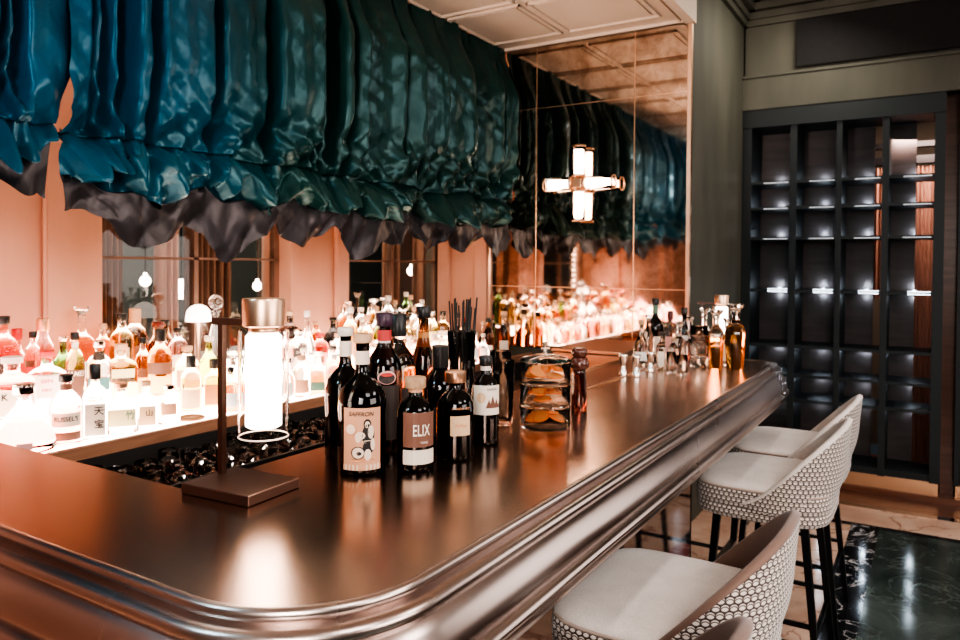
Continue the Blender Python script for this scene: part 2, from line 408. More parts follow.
# drapes and lamps added beyond the windows in place of reflections of the room
struct('wall_beyond', box(BM(), -2, 7, 5.2, 5.3, 0, 3), mat('night_wall', col=(.09, .12, .12), rough=.5))
def drape(name, y, xa, xb, z0, z1, m, folds, label, ax='x', group=None):
    bm = BM(); nx = int(folds * 12); pr = []
    for i in range(nx + 1):
        t = i / nx; a = xa + (xb - xa) * t; d = .03 * sin(t * folds * 2 * PI) + .01 * sin(t * folds * 5.3)
        p = [(a, y + d, z) if ax == 'x' else (y + d, a, z) for z in (z0, z1)]
        pr.append([bm.verts.new(q) for q in p])
    for p, q in zip(pr, pr[1:]): bm.faces.new((p[0], q[0], q[1], p[1]))
    o = mk(name, bm, m, smooth=True); return tag(o, label, 'curtain', group)
M_dpink = woodmat('pink_drape', (.55, .32, .24), (.68, .42, .32), .7, (8, 8, .5))
for ua, ub, m, lab in ((96, 121, M_drape, 'reflection of a brown drape, modelled beyond the left window, beside the string of lights'),
                       (156, 178, M_dpink, 'reflection of a pale pink drape, modelled beyond the left window, near its middle'),
                       (186, 230, M_drape, 'reflection of a broad brown drape, modelled beyond the left window, behind the domed lamp'),
                       (264, 281, M_dpink, 'reflection of a narrow tan drape, modelled beyond the right edge of the left window'),
                       (384, 398, M_drape, 'reflection of a slim brown drape, modelled beyond the right window, near its middle'),
                       (414, 438, M_drape, 'reflection of a grey brown drape, modelled beyond the right edge of the right window')):
    drape('drape', 3.4, ux(ua, 3.4, 280), ux(ub, 3.4, 280), .6, 2.7, m, max(2, (ub - ua) / 7), lab)
M_bulb = mat('bulb_glow', col=(1, .9, .8), emit=(1, .82, .68), es=14)
for u, v, y, r, lab in ((145, 281, 4.2, .035, 'reflection of a glowing oval lamp, modelled beyond the left window, between two drapes'),
                        (181, 291, 4.0, .05, 'reflection of a tall glowing lamp, modelled beyond the left window behind the pink drape'),
                        (257, 286, 4.2, .035, 'reflection of a small round lamp, modelled beyond the left window, right of the broad drape'),
                        (344, 272, 4.0, .03, 'reflection of a small round lamp, modelled beyond the left edge of the right window'),
                        (411, 271, 3.9, .04, 'reflection of a bright lamp, modelled beyond the right window under the blind hem')):
    p = at(u, v, 'y', y); bm = BM(); loft(bm, [(.3 * r, -r), (.8 * r, -.6 * r), (r, 0), (.8 * r, .6 * r), (.35 * r, r), (.3 * r, 1.5 * r)], 16)
    o = thing('reflected_lamp', lab, 'lamp', p); mk('globe', bm, M_bulb, o, smooth=True)  # stands in for a room light mirrored in the pane
    b2 = BM(); bar(b2, (0, 0, r * 1.4), (0, 0, 1.2), .012, n=6); mk('cord', b2, M_black, o)
sl = thing('light_string', 'vertical string of small bright bulbs at the left edge of the window', 'lights', (ux(95.5, 3.1, 280), 3.1, 0))
b2 = BM(); bar(b2, (0, 0, 1.3), (0, 0, 2.3), .004, n=5); mk('cord', b2, M_black, sl)
for k in range(12):
    bm = BM(); bmesh.ops.create_icosphere(bm, subdivisions=2, radius=.013); mk('bulb', bm, M_bulb, sl, smooth=True, loc=(0, 0, 1.34 + k * .052))

# mirror
def antique():
    m, nt, b = newmat('antique_mirror'); setp(b, metal=1.0)
    tc = N(nt, 'ShaderNodeTexCoord'); n = N(nt, 'ShaderNodeTexNoise', Scale=7.0, Detail=9.0, Roughness=.7, Distortion=.5); nt.links.new(tc.outputs['Object'], n.inputs[0])
    cr = ramp(nt, [(.35, (.50, .36, .28)), (.60, (.86, .72, .62))]); nt.links.new(n.outputs['Fac'], cr.inputs[0]); nt.links.new(cr.outputs[0], b.inputs['Base Color'])
    mr = N(nt, 'ShaderNodeMapRange'); mr.inputs['From Min'].default_value = .35; mr.inputs['From Max'].default_value = .7; mr.inputs['To Min'].default_value = .07; mr.inputs['To Max'].default_value = .012
    nt.links.new(n.outputs['Fac'], mr.inputs['Value']); nt.links.new(mr.outputs[0], b.inputs['Roughness'])
    return m
mir = thing('wall_mirror', 'antiqued copper toned mirror covering the end wall behind the bar', 'mirror', (XM, 0, 0))
s1, s2 = uy(535.5, XM), uy(633, XM)
bm = BM()
for a, b in ((YG + .02, s2 - .002), (s2 + .002, s1 - .002), (s1 + .002, 2.6)):
    for c, d in ((1.0, 1.398), (1.402, 2.568), (2.572, ZS - .02)): box(bm, -.006, .01, a, b, c, d)
mk('mirror_glass', bm, antique(), mir)
bm = BM(); box(bm, -.02, .01, YG, YG + .022, 1.0, ZS); box(bm, -.02, .01, 2.598, 2.62, 1.0, ZS); box(bm, -.02, .01, YG, 2.62, ZS - .02, ZS)
mk('frame', bm, M_brass, mir)
bm = BM()
for y in (s1, s2): box(bm, -.008, .01, y - .003, y + .003, 1.0, ZS - .02)
for z in (1.4, 2.57): box(bm, -.008, .01, YG + .02, 2.6, z - .002, z + .002)
mk('seam_strip', bm, M_brass, mir)

# ------------------------------------------------------------------ bar
ZB = 1.10; YO = .62; XL = .635; XE = 3.65; YI = 1.25; XI = .925
prof = [(0, 0), (.006, .003), (.012, .002), (.016, -.004), (.015, -.012), (.010, -.016), (.018, -.019), (.028, -.018), (.036, -.023), (.039, -.032), (.035, -.041),
        (.030, -.044), (.036, -.049), (.045, -.060), (.053, -.076), (.057, -.092), (.058, -.106), (.054, -.113), (.062, -.116), (.069, -.123), (.069, -.132), (.062, -.138), (.056, -.141), (.058, -.152), (.052, -.166), (.034, -.175), (-.02, -.178)]
path = []                                     # (x, y, outward normal)
for k in range(9): path.append((XL, 2.24 - k * (2.24 - (YO + .21)) / 8, -1, 0))
for k in range(1, 17):
    a = PI + (PI / 2) * k / 16; path.append((XL + .21 + .21 * cos(a), YO + .21 + .21 * sin(a), cos(a), sin(a)))
for k in range(1, 21): path.append((XL + .21 + (XE - .07 - XL - .21) * k / 20, YO, 0, -1))
for k in range(1, 9):
    a = 1.5 * PI + (PI / 2) * k / 8; path.append((XE - .07 + .07 * cos(a), YO + .07 + .07 * sin(a), cos(a), sin(a)))
path.append((XE, YI, 1, 0))
bt = thing('bar_counter', 'long copper toned metal bar counter with a rounded near corner', 'bar counter', (0, 0, 0))
bm = BM(); rows = []
for (x, y, nx, ny) in path: rows.append([bm.verts.new((x + nx * o, y + ny * o, ZB + z)) for o, z in prof])
for a, b in zip(rows, rows[1:]):
    for i in range(len(prof) - 1): bm.faces.new((a[i], a[i + 1], b[i + 1], b[i]))
mk('moulded_edge', bm, M_mould, bt, smooth=True, angle=50)
bm = BM()
outer = [(p[0], p[1]) for p in path]
A = [(x, y) for x, y in outer if y < YI - .001] + [(XE, YI), (XI, YI), (XL, YI)]
bm.faces.new([bm.verts.new((x, y, ZB)) for x, y in A]); bm.faces.new([bm.verts.new(p + (ZB,)) for p in ((XL, YI), (XI, YI), (XI, 2.24), (XL, 2.24))])
inn = [(XE, YI), (XI, YI), (XI, 2.24)]
pr = [(bm.verts.new((x, y, ZB)), bm.verts.new((x, y, ZB - .05))) for x, y in inn]
for a, b in zip(pr, pr[1:]): bm.faces.new((a[0], b[0], b[1], a[1]))
mk('worktop', bm, M_top, bt)
bm = BM()
box(bm, XE * 0 + 2.45, XE - .02, 1.045, 1.053, ZB + .0002, ZB + .004); box(bm, 2.45, XE - .02, YI - .012, YI, ZB + .0002, ZB + .006)
mk('inner_rim', bm, M_brass, bt)
M_refl = mat('bar_front_dark_mirror', col=(.30, .27, .26), rough=.04, metal=1.0)
bm = BM(); box(bm, XL + .26, XE - .2, .95, .97, .06, .93); box(bm, XL + .25, XL + .27, .95, 2.2, .06, .93); mk('front_panel', bm, M_refl, bt)
bm = BM(); box(bm, XL + .24, XE - .18, .93, .98, 0, .06); box(bm, XL + .24, XL + .28, .95, 2.2, 0, .06); box(bm, XL + .02, XE - .02, YO + .02, YI, .925, .95)
box(bm, XL + .02, XI, YI, 2.2, .925, .95); mk('plinth', bm, M_black, bt)
bm = BM(); box(bm, XL + .27, XE - .2, YI - .03, YI - .01, .05, ZB - .04); box(bm, XE - .22, XE - .2, .95, YI - .01, .05, .93); mk('inner_panel', bm, M_dark, bt)

# black speed rail inside the bar
sr = thing('speed_rail', 'black speed rail tray fixed along the inside of the bar', 'tray', (1.0, YI + .01, 0))
mk('tray', box(box(BM(), 0, .9, .012, .17, 1.0, 1.012), 0, .9, .16, .17, 1.0, 1.05), M_blind, sr)
bm = BM(); box(bm, -.01, .91, .0, .012, .99, 1.085); box(bm, -.01, 0, 0, .17, .99, 1.06); box(bm, .9, .91, 0, .17, .99, 1.06); mk('rail_side', bm, M_blackgloss, sr)

# back bar cabinet with lit stepped shelf
YS = 2.25; X0S = .62; X1S = 3.92
bb = thing('back_bar', 'dark back bar cabinet with a low counter under the glowing bottle shelf', 'back bar', (.98, 1.83, 0))
def bbx(x0, x1, y0, y1, z0, z1, bev=0, bm=None): return box(bm or BM(), x0 - .98, x1 - .98, y0 - 1.83, y1 - 1.83, z0, z1, bev)
mk('lower_cabinet', bbx(.98, XM - .03, 1.86, 2.93, 0, .80), mat('dark_brown_cabinet', col=(.045, .025, .018), rough=.4), bb)
mk('lower_counter', bbx(.98, XM - .03, 1.83, 2.24, .80, .815, .003), M_bronze, bb)
mk('riser', bbx(.98, XM - .03, 2.24, 2.93, .80, .925), M_dark, bb)
M_lit = mat('lit_frosted_shelf', col=(1, .95, .9), emit=(1, .80, .66), es=6.0)
for a, b, z0, z, lab in ((2.27, 2.55, .927, .965, 'lowest, front step of the glowing bottle shelf with a walnut edge'), (2.552, 2.73, .927, 1.02, 'middle step of the glowing bottle shelf'), (2.732, 2.92, .927, 1.075, 'rear, highest step of the glowing bottle shelf')):
    st = thing('lit_shelf_step', lab, 'shelf', (X0S - .3, a, z0), 0, 'steps of the glowing bottle shelf')
    mk('light_panel', box(BM(), 0, X1S - X0S + .3, 0, b - a, 0, z - z0), M_lit, st)
    mk('end_cheek', box(BM(), X1S - X0S + .3, X1S - X0S + .32, 0, b - a, 0, z - z0), M_wood, st)
    if a < 2.3: mk('walnut_lip', box(BM(), 0, XM - .03 - X0S + .3, -.022, 0, -.002, z - z0 + .001, .002), M_wood, st)
ZT = [(2.33, .965), (2.47, .965), (2.64, 1.02), (2.80, 1.075)]
# copper ice chest at the far end
ic = thing('ice_chest', 'copper clad box unit at the far end behind the bar', 'cabinet', (3.55, 1.34, 0))
mk('body', box(BM(), 0, .6, 0, .38, 0, 1.085, .006), M_copperbox, ic); mk('lid', box(BM(), -.006, .606, -.006, .386, 1.087, 1.105, .004), M_copperbox, ic)

# glassware under the shelf lip
def tumbler_bm(r=.034, h=.085, flare=1.08, t=.0022, base=.012):
    bm = BM(); loft(bm, [(r * .9, 0), (r * .95, .004), (r * flare, h), (r * flare - t, h), (r * .93 - t, base), (.002, base)], 14, cap1=True); return bm
proto = tumbler_bm(.034, .08)
tmesh = bpy.data.meshes.new('cut_tumbler'); proto.to_mesh(tmesh); proto.free(); tmesh.materials.append(G_ware)
for p in tmesh.polygons: p.use_smooth = True
stem = BM(); loft(stem, [(.03, 0), (.028, .003), (.005, .008), (.004, .04), (.02, .052), (.033, .07), (.034, .10), (.032, .10), (.03, .072), (.015, .056), (.002, .052)], 14)
smesh = bpy.data.meshes.new('coupe'); stem.to_mesh(smesh); stem.free(); smesh.materials.append(G_ware)
for p in smesh.polygons: p.use_smooth = True
for j in range(4):
    for i in range(26):
        x = 1.0 + i * .088 + (.04 if j % 2 else 0); y = 1.90 + j * .092
        o = link('tumbler' if (i + j) % 3 else 'coupe_glass', tmesh if (i + j) % 3 else smesh, loc=(x + rnd.uniform(-.004, .004), y, .8155))
        if (i + j) % 3: tag(o, 'small clear tumbler on the low back counter under the lit shelf', 'glass', 'tumblers on the low back counter')
        else: tag(o, 'small stemmed coupe on the low back counter under the lit shelf', 'glass', 'coupes on the low back counter')

# ------------------------------------------------------------------ bottles
PROF = {
 'round': (2.0, 1, [(.86, 0), (.97, .01), (1, .03), (1, .56), (.97, .62), (.82, .69), (.5, .76), (.36, .80), (.33, .84), (.33, .96), (.36, .965), (.36, 1.0)]),
 'short': (2.0, 1, [(.88, 0), (.98, .015), (1, .04), (1, .58), (.96, .66), (.78, .74), (.42, .80), (.34, .83), (.34, .95), (.38, .96), (.38, 1.0)]),
 'wide': (2.0, 1, [(.9, 0), (.98, .01), (1, .03), (1, .50), (.98, .55), (.86, .62), (.6, .67), (.36, .71), (.29, .76), (.28, .95), (.31, .955), (.31, 1.0)]),
 'slim': (2.0, 1, [(.88, 0), (.98, .01), (1, .02), (1, .50), (.9, .60), (.6, .70), (.42, .78), (.40, .95), (.46, .955), (.46, 1)]),
 'square': (6.0, 1, [(.84, 0), (.95, .01), (.97, .03), (.97, .60), (.9, .66, 5), (.6, .71, 3), (.4, .74, 2.01), (.33, .78, 2.01), (.33, .96, 2.01), (.38, .965, 2.01), (.38, 1, 2.01)]),
 'flat': (4.0, .55, [(.9, 0), (1, .02), (1, .55), (.9, .64, 3.5), (.6, .71, 3), (.34, .75, 2.01), (.27, .79, 2.01), (.27, .95, 2.01), (.31, .96, 2.01), (.31, 1, 2.01)]),
 'flask': (2.0, 1, [(.86, 0), (1, .03), (1.02, .10), (.93, .28), (.72, .48), (.42, .64), (.26, .74), (.22, .82), (.25, .90), (.36, .98), (.38, 1.0)]),
 'decanter': (5.0, 1, [(.72, 0), (.78, .02), (.97, .56), (.99, .64), (.8, .74, 4), (.4, .82, 2.01), (.3, .86, 2.01), (.3, .93, 2.01), (.45, .97, 2.01), (.45, 1, 2.01)]),
 'onion': (2.0, 1, [(.7, 0), (.9, .03), (1, .18), (.98, .36), (.8, .50), (.5, .60), (.32, .68), (.27, .76), (.26, .95), (.31, .96), (.31, 1)]),
}
MESHC = {}
def shared(key, fn):
    if key not in MESHC: MESHC[key] = fn()
    return MESHC[key]
def body_mesh(kind, h, r, m):
    def fn():
        n, sq, pf = PROF[kind]; bm = BM()
        loft(bm, [(a[0] * r, a[1] * h, *a[2:]) for a in pf], 20 if n == 2 else 24, n=n, sq=sq)
        me = bpy.data.meshes.new('glass_body'); bm.normal_update(); bm.to_mesh(me); bm.free(); me.materials.append(m)
        for p in me.polygons: p.use_smooth = True
        me.set_sharp_from_angle(angle=R(60)); return me
    return shared((kind, round(h, 3), round(r, 3), m.name), fn)
def simple_mesh(key, name, m, build, smooth=True):
    def fn():
        bm = BM(); build(bm); me = bpy.data.meshes.new(name); bm.normal_update(); bm.to_mesh(me); bm.free(); me.materials.append(m)
        if smooth:
            for p in me.polygons: p.use_smooth = True
            me.set_sharp_from_angle(angle=R(45))
        return me
    return shared(key + (m.name,), fn)
CAPS = {'black': mat('cap_black', col=(.015, .014, .014), rough=.35), 'copper': M_brass, 'cork': M_cork, 'red': mat('cap_red', col=(.55, .03, .035), rough=.35),
        'white': mat('cap_white', col=(.75, .68, .62), rough=.4), 'silver': M_steel, 'tan': mat('cap_tan', col=(.62, .38, .24), rough=.45), 'glass': G_clear,
        'darkred': mat('cap_darkred', col=(.12, .02, .02), rough=.35), 'purple': mat('cap_purple', col=(.05, .02, .04), rough=.35)}
LAB = {'cream': (.80, .68, .56), 'white': (.86, .82, .78), 'amber': (.55, .24, .08), 'copper': (.70, .36, .22), 'dark': (.05, .035, .03), 'green': (.12, .22, .16), 'yellow': (.82, .72, .40),
       'tan': (.70, .46, .28), 'teal': (.10, .25, .25), 'pink': (.8, .42, .38), 'red': (.55, .05, .05), 'brown': (.20, .09, .06), 'grey': (.22, .20, .21)}
LM = {k: mat('label_' + k, col=v, rough=.5) for k, v in LAB.items()}
M_ink = mat('ink_black', col=(.02, .015, .015), rough=.6); M_inkw = mat('ink_cream', col=(.85, .75, .65), rough=.5); M_inkr = mat('ink_copper', col=(.65, .30, .16), rough=.4); M_inkred = mat('ink_red', col=(.6, .06, .05), rough=.5)
TINT = {'amber': ((1.0, .36, .08), (.98, .93, .86)), 'whisky': ((.80, .30, .06), (.97, .90, .82)), 'clear': ((.97, .95, .93), (.97, .95, .93)), 'pink': ((.95, .42, .34), (.97, .80, .78)),
        'red': ((.80, .10, .06), (.92, .4, .3)), 'green': ((.10, .22, .05), (.12, .25, .06)), 'olive': ((.40, .45, .06), (.45, .5, .1)), 'dark': ((.04, .02, .015), (.05, .028, .02)),
        'brown': ((.30, .09, .03), (.5, .25, .12)), 'gold': ((.93, .66, .28), (.98, .93, .85)), 'black': ((.012, .010, .010), (.014, .012, .012)), 'deepamber': ((.42, .12, .03), (.97, .9, .82))}
def bottle_mat(tint, fill):
    lo, hi = TINT[tint]
    if lo == hi: return glass('b_' + tint, lo, .03)
    if tint in ('black', 'dark', 'green'): return glass('b_' + tint, lo, .04)
    return glass_fill(tint, lo, hi, round(fill, 1), 1)
def bottle(x, y, z, kind, h, r, tint, cap, labels, label, cat='bottle', group=None, fill=.6, rz=None, name='bottle', caph=.10, capw=1.25, foil=None, texts=()):
    if rz is None: rz = math.atan2(-x, y) + 0
    root = thing(name, label, cat, (x, y, z), rz, group)
    n, sq, pf = PROF[kind]
    link('glass_body', body_mesh(kind, h, r, bottle_mat(tint, fill)), root)
    nr = pf[-1][0] * r * capw
    def cb(bm):
        if cap == 'glass':
            loft(bm, [(nr * .6, h * .99), (nr * .8, h * 1.02), (nr * 1.5, h * (1 + caph * .8)), (nr * 1.7, h * (1 + caph * 1.05)), (nr * 1.3, h * (1 + caph * 1.25))], 12)
        else: loft(bm, [(nr * .96, h * (1 - caph * .8)), (nr, h * (1 - caph * .75)), (nr, h * (1 + .018)), (nr * .9, h * 1.026)], 16)
    link('stopper' if cap == 'glass' else 'cap', simple_mesh(('cap', cap, round(h, 3), round(nr, 4), caph), 'cap', CAPS[cap], cb), root)
    if foil:
        fc, f0, f1 = foil
        nn = pf[-3][0] * r * 1.08
        link('neck_band', simple_mesh(('foil', fc, round(h, 3), round(nn, 4), f0, f1), 'neck_band', LM[fc], lambda bm: loft(bm, [(nn * 1.02, h * f0), (nn, h * f1)], 16, cap0=False, cap1=False)), root)
    for (c, z0, z1, a) in labels:
        flat = (n > 2.01)
        rr = (r * .97 * sq if kind == 'square' else r * sq * .93 if kind == 'decanter' else r * sq) + .0008
        link('paper_label', simple_mesh(('lab', kind, c, round(h, 3), round(r, 4), z0, z1, a), 'paper_label', LM[c],
             lambda bm: patch(bm, rr if not flat else rr + .0006, a, h * z0, h * z1, flat=(r * min(a, .9)) if flat else None)), root)
    for (s, size, zc, off, m, sx, *it) in texts:
        flat = n > 2.01
        rr = (r * sq + .0022)
        me = text_mesh(s, size, None if flat else rr, off if not flat else off * r, h * zc, it[0] if it else 0, sx)
        if flat:
            for v in me.vertices: v.co.y = -rr
        me.materials.append(m); link('lettering', me, root)
    return root

# --- back shelf rows: (u, height px top v, kind, r, tint, cap, label list, description)
USED = []
ROWY = {0: (2.33, 2.32, 2.345), 1: (2.47, 2.455, 2.485), 2: (2.605, 2.69, 2.645), 3: (2.785, 2.865, 2.825)}
def clear_r(x, y): return min([math.hypot(x - a, y - b) - c for a, b, c in USED] + [9]) - .003
def shelf_bottle(row, u, vtop, kind, r, tint, cap, labels, desc, **kw):
    z = ZT[row][1]; best = None
    hi = 2.92 if row == 3 else 9
    for y in ROWY[row]:
        x = ux(u, y, 350); c = min(clear_r(x, y), hi - y - .003)
        if c >= r: best = (r, x, y); break
        if not best or c > best[0]: best = (c, x, y)
    r, x, y = best; r = max(r, .02)
    p = at(u, vtop, 'y', y); h = p.z - z
    if cap == 'glass': h /= 1.1
    USED.append((x, y, r))
    return bottle(x, y, z, kind, h, r, tint, cap, labels, desc, group=None, **kw)
used_x = {0: [], 1: [], 2: [], 3: []}
F = [
 (0, 24, 385, 'flask', .085, 'pink', 'silver', [('pink', .12, .22, .25)], 'wide pink conical flask bottle at the left end of the lit shelf', dict(caph=.16, capw=.95, fill=.5)),
 (0, 66, 376, 'round', .047, 'pink', 'black', [('cream', .28, .48, 1.0), ('brown', .08, .2, 1.0)], 'round pale pink bottle with cream and brown bands, second on the lit shelf front', dict(texts=[("RUSSEL'S", .021, .39, 0, M_ink, .9)], foil=('brown', .80, .88), fill=.5)),
 (0, 95, 366, 'square', .037, 'clear', 'black', [('cream', .07, .50, .8)], 'square clear bottle with black kanji on a cream label, on the lit shelf front', dict(texts=[('天', .03, .40, .3, M_ink, 1), ('宝', .03, .22, .3, M_ink, 1)], caph=.22)),
 (0, 121, 384, 'flat', .056, 'clear', 'copper', [('yellow', .15, .50, .8)], 'low wide clear bottle with pale yellow label on the lit shelf front', dict(texts=[('竹', .03, .36, .5, LM['green'], 1)])),
 (0, 146, 382, 'square', .036, 'clear', 'cork', [('tan', .08, .50, .9)], 'small square clear bottle with tan label and cork on the lit shelf front', dict(texts=[('山', .025, .34, .3, M_ink, 1)])),
 (0, 169, 386, 'short', .038, 'clear', 'silver', [('copper', .28, .58, .7)], 'small round clear bottle with copper label, last of the front shelf row', dict()),
 (1, 191, 357, 'round', .042, 'gold', 'black', [('tan', .06, .42, .9)], 'golden bottle with tan label and long black cap, behind the brown coaster', dict(caph=.24)),
 (1, 214, 360, 'square', .039, 'gold', 'black', [('amber', .06, .50, .9)], 'squat golden bottle with amber label, left of the near lamp pole', dict(caph=.22, fill=.7)),
 (2, 12, 358, 'square', .07, 'pink', 'white', [('cream', .1, .5, .9)], 'big square pink gin bottle with a broad white cap at the shelf left end', dict(fill=.9, texts=[('K', .03, .4, -.3, M_ink, 1)])),
 (2, 47, 352, 'flat', .065, 'clear', 'red', [('white', .2, .62, .85)], 'low clear bottle with red lettering behind the round pale pink bottle', dict(texts=[('GIN', .018, .5, 0, M_inkred, 1.2), ('DRY', .014, .34, 0, M_inkred, 1.2)])),
 (2, 75, 334, 'round', .050, 'gold', 'black', [('brown', .04, .5, 1.0)], 'amber whiskey bottle with dark slanting lettered label on the lit shelf middle step', dict(texts=[('JAMES', .026, .44, .1, M_inkw, .9, .3)], fill=.75, foil=('white', .78, .88))),
 (2, 99, 342, 'short', .043, 'clear', 'silver', [('teal', .25, .45, .9)], 'clear bottle with teal band label beside the amber whiskey bottle', dict(foil=('dark', .7, .84))),
 (2, 121, 345, 'flat', .06, 'gold', 'tan', [('yellow', .38, .55, .8)], 'clear shouldered bottle with three pale yellow marks and tan cap', dict()),
 (2, 143, 339, 'round', .050, 'whisky', 'black', [('brown', .30, .47, 1.2)], 'amber bottle with black cap and dark band, left of two alike', dict(fill=.7)),
 (2, 160, 331, 'round', .047, 'whisky', 'black', [('brown', .34, .52, 1.2)], 'amber bottle with taller black cap and dark band, right of two alike', dict(fill=.75, caph=.2)),
 (2, 187, 347, 'round', .05, 'gold', 'tan', [('cream', .1, .5, .9)], 'pale gold bottle behind the black capped golden bottle', dict()),
 (2, 209, 337, 'onion', .05, 'olive', 'white', [], 'bright green bottle behind the near lamp pole', dict()),
 (3, 3, 318, 'round', .05, 'red', 'black', [('dark', .2, .5, 1)], 'red liqueur bottle cut by the left edge of the picture', dict()),
 (3, 17, 330, 'onion', .045, 'red', 'red', [('pink', .15, .3, .7)], 'red bottle with tall red stopper at the rear left', dict(caph=.2)),
 (3, 33, 333, 'short', .060, 'pink', 'black', [('red', .1, .42, 1.2)], 'broad pink bottle with red label and black cap at the rear left', dict()),
 (3, 43, 320, 'slim', .040, 'pink', 'copper', [('teal', .25, .40, 1.2)], 'slim coral bottle with tall copper cap and teal band at the rear left', dict(caph=.2)),
 (3, 63, 337, 'onion', .05, 'green', 'silver', [], 'dark green bulbous bottle behind the amber whiskey', dict()),
 (3, 82, 308, 'wide', .048, 'whisky', 'glass', [('white', .05, .3, 1.1)], 'tall amber bottle with clear neck in front of the pink pilaster', dict(fill=.6)),
 (3, 103, 325, 'round', .052, 'amber', 'tan', [('amber', .1, .4, 1.0)], 'stout amber bottle with tan cap at the window left edge', dict(fill=.8)),
 (3, 122, 315, 'round', .047, 'gold', 'black', [('cream', .2, .5, .6)], 'gold bottle with black cap below the left window', dict(fill=.8)),
 (3, 135, 310, 'round', .048, 'whisky', 'tan', [('brown', .1, .45, 1.0)], 'amber bottle with tall flared tan cap below the left window', dict(caph=.26, capw=1.4)),
 (3, 158, 323, 'slim', .042, 'brown', 'darkred', [('brown', .1, .4, .9)], 'brown bottle with dark red capsule below the left window', dict()),
 (3, 165, 321, 'slim', .036, 'brown', 'black', [('red', .1, .4, .9)], 'slim brown bottle with black capsule beside the dark red one', dict()),
 (3, 178, 329, 'round', .040, 'pink', 'black', [('white', .1, .4, .9)], 'clear rosy bottle with square black cap left of the domed lamp', dict()),
 (3, 271, 318, 'slim', .04, 'clear', 'black', [('white', .1, .4, .9)], 'clear bottle glimpsed right of the near lamp glass', dict()),
 (3, 290, 312, 'wide', .055, 'dark', 'cork', [('pink', .2, .4, .9)], 'dark shouldered bottle with cork right of the near lamp', dict()),
 (2, 299, 330, 'short', .052, 'clear', 'silver', [('dark', .38, .60, .55)], 'clear gin bottle with black rectangular label, right of the near lamp', dict(texts=[('GIN', .014, .49, 0, M_inkw, 1)])),
 (2, 307, 312, 'onion', .040, 'clear', 'white', [], 'clear bell shaped bottle with white cap right of the near lamp', dict()),
 (3, 316, 322, 'slim', .036, 'brown', 'tan', [], 'small brown bottle behind the red flask on the rear step', dict()),
 (2, 320, 334, 'short', .044, 'red', 'red', [('brown', .1, .32, .5)], 'bright red flask bottle beside the clear bell bottle', dict()),
 (3, 333, 318, 'onion', .055, 'black', 'black', [('white', .2, .3, .3)], 'black bulbous bottle in front of the pink pilaster', dict()),
 (2, 338, 334, 'short', .042, 'clear', 'tan', [('green', .15, .4, .8)], 'small clear bottle with green label right of the red flask', dict()),
 (1, 291, 372, 'square', .035, 'clear', 'black', [('tan', .1, .3, .5)], 'small square bottle with tan tag on the lit shelf, right of the lamp', dict()),
]
USED += [(ux(197, 2.86), 2.85, .05), (ux(216, 2.83), 2.83, .05)]
for (row, u, vt, kind, r, tint, cap, labs, desc, kw) in F:
    b = shelf_bottle(row, u, vt, kind, r, tint, cap, labs, desc, **kw); used_x[row].append((b.location.x, r))
# remaining bottles, each different
words = {'round': 'round', 'short': 'stout', 'wide': 'broad shouldered', 'slim': 'slim', 'square': 'square', 'flat': 'flat sided', 'onion': 'bulbous', 'decanter': 'cut decanter'}
ordn = ['first', 'second', 'third', 'fourth', 'fifth', 'sixth', 'seventh', 'eighth', 'ninth', 'tenth', 'eleventh', 'twelfth', 'thirteenth', 'fourteenth', 'fifteenth', 'sixteenth', 'seventeenth', 'eighteenth', 'nineteenth', 'twentieth'] + ['twenty-' + q for q in ('first', 'second', 'third', 'fourth', 'fifth', 'sixth', 'seventh', 'eighth', 'ninth')]
tiername = {0: 'front row', 1: 'second row', 2: 'middle step', 3: 'rear step'}
startx = {0: 1.95, 1: 1.85, 2: ux(345, 2.64), 3: ux(341, 2.80)}
for row in (0, 1, 2, 3):
    y, z = ZT[row]; x = startx[row]; k = 0
    while x < X1S - .05:
        kind = rnd.choice(['round', 'short', 'slim', 'square', 'wide', 'flat', 'onion']); r = rnd.uniform(.034, .043)
        if row >= 2: tint = rnd.choice(['clear', 'clear', 'clear', 'clear', 'gold', 'clear', 'black', 'green', 'whisky'])
        else: tint = rnd.choice(['clear', 'clear', 'amber', 'gold', 'clear', 'pink'])
        cap = rnd.choice(['black', 'copper', 'white', 'silver', 'tan', 'cork', 'white', 'glass'])
        lc = rnd.choice(['cream', 'white', 'white', 'tan', 'teal', 'copper', 'yellow', 'green'])
        h = rnd.uniform(.15, .19) if row < 2 else rnd.uniform(.21, .29)
        if x + r > X1S: break
        yy = y
        if row >= 2: yy = ROWY[row][k % 2]
        if clear_r(x, yy) < r * 1.02: x += .01; continue
        USED.append((x, yy, r))
        bottle(x, yy, z, kind, h, r, tint, cap, [(lc, .12, rnd.choice([.35, .45, .5]), .8)],
               f'{words[kind]} {tint} bottle, {cap} top, {lc} label, {ordn[k]} right of the near lamp, {tiername[row]}', fill=rnd.choice([.5, .6, .7, .8]))
        x += (2 * r + rnd.uniform(.012, .03)) if row < 2 else r * 1.45 + rnd.uniform(0, .012); k += 1
# darker bottles on the unlit end next to the mirror
for k, (x, y, kd, h, tint, cap) in enumerate(((4.02, 2.40, 'round', .27, 'brown', 'black'), (4.12, 2.5, 'onion', .24, 'deepamber', 'cork'), (4.22, 2.4, 'slim', .30, 'amber', 'tan'), (4.05, 2.65, 'wide', .29, 'whisky', 'black'), (4.2, 2.68, 'short', .25, 'green', 'red'))):
    bottle(x, y, .93, kd, h, .04, tint, cap, [('cream', .15, .4, .8)], f'{words[kd]} {tint} bottle with {cap} top on the unlit shelf end by the mirror')
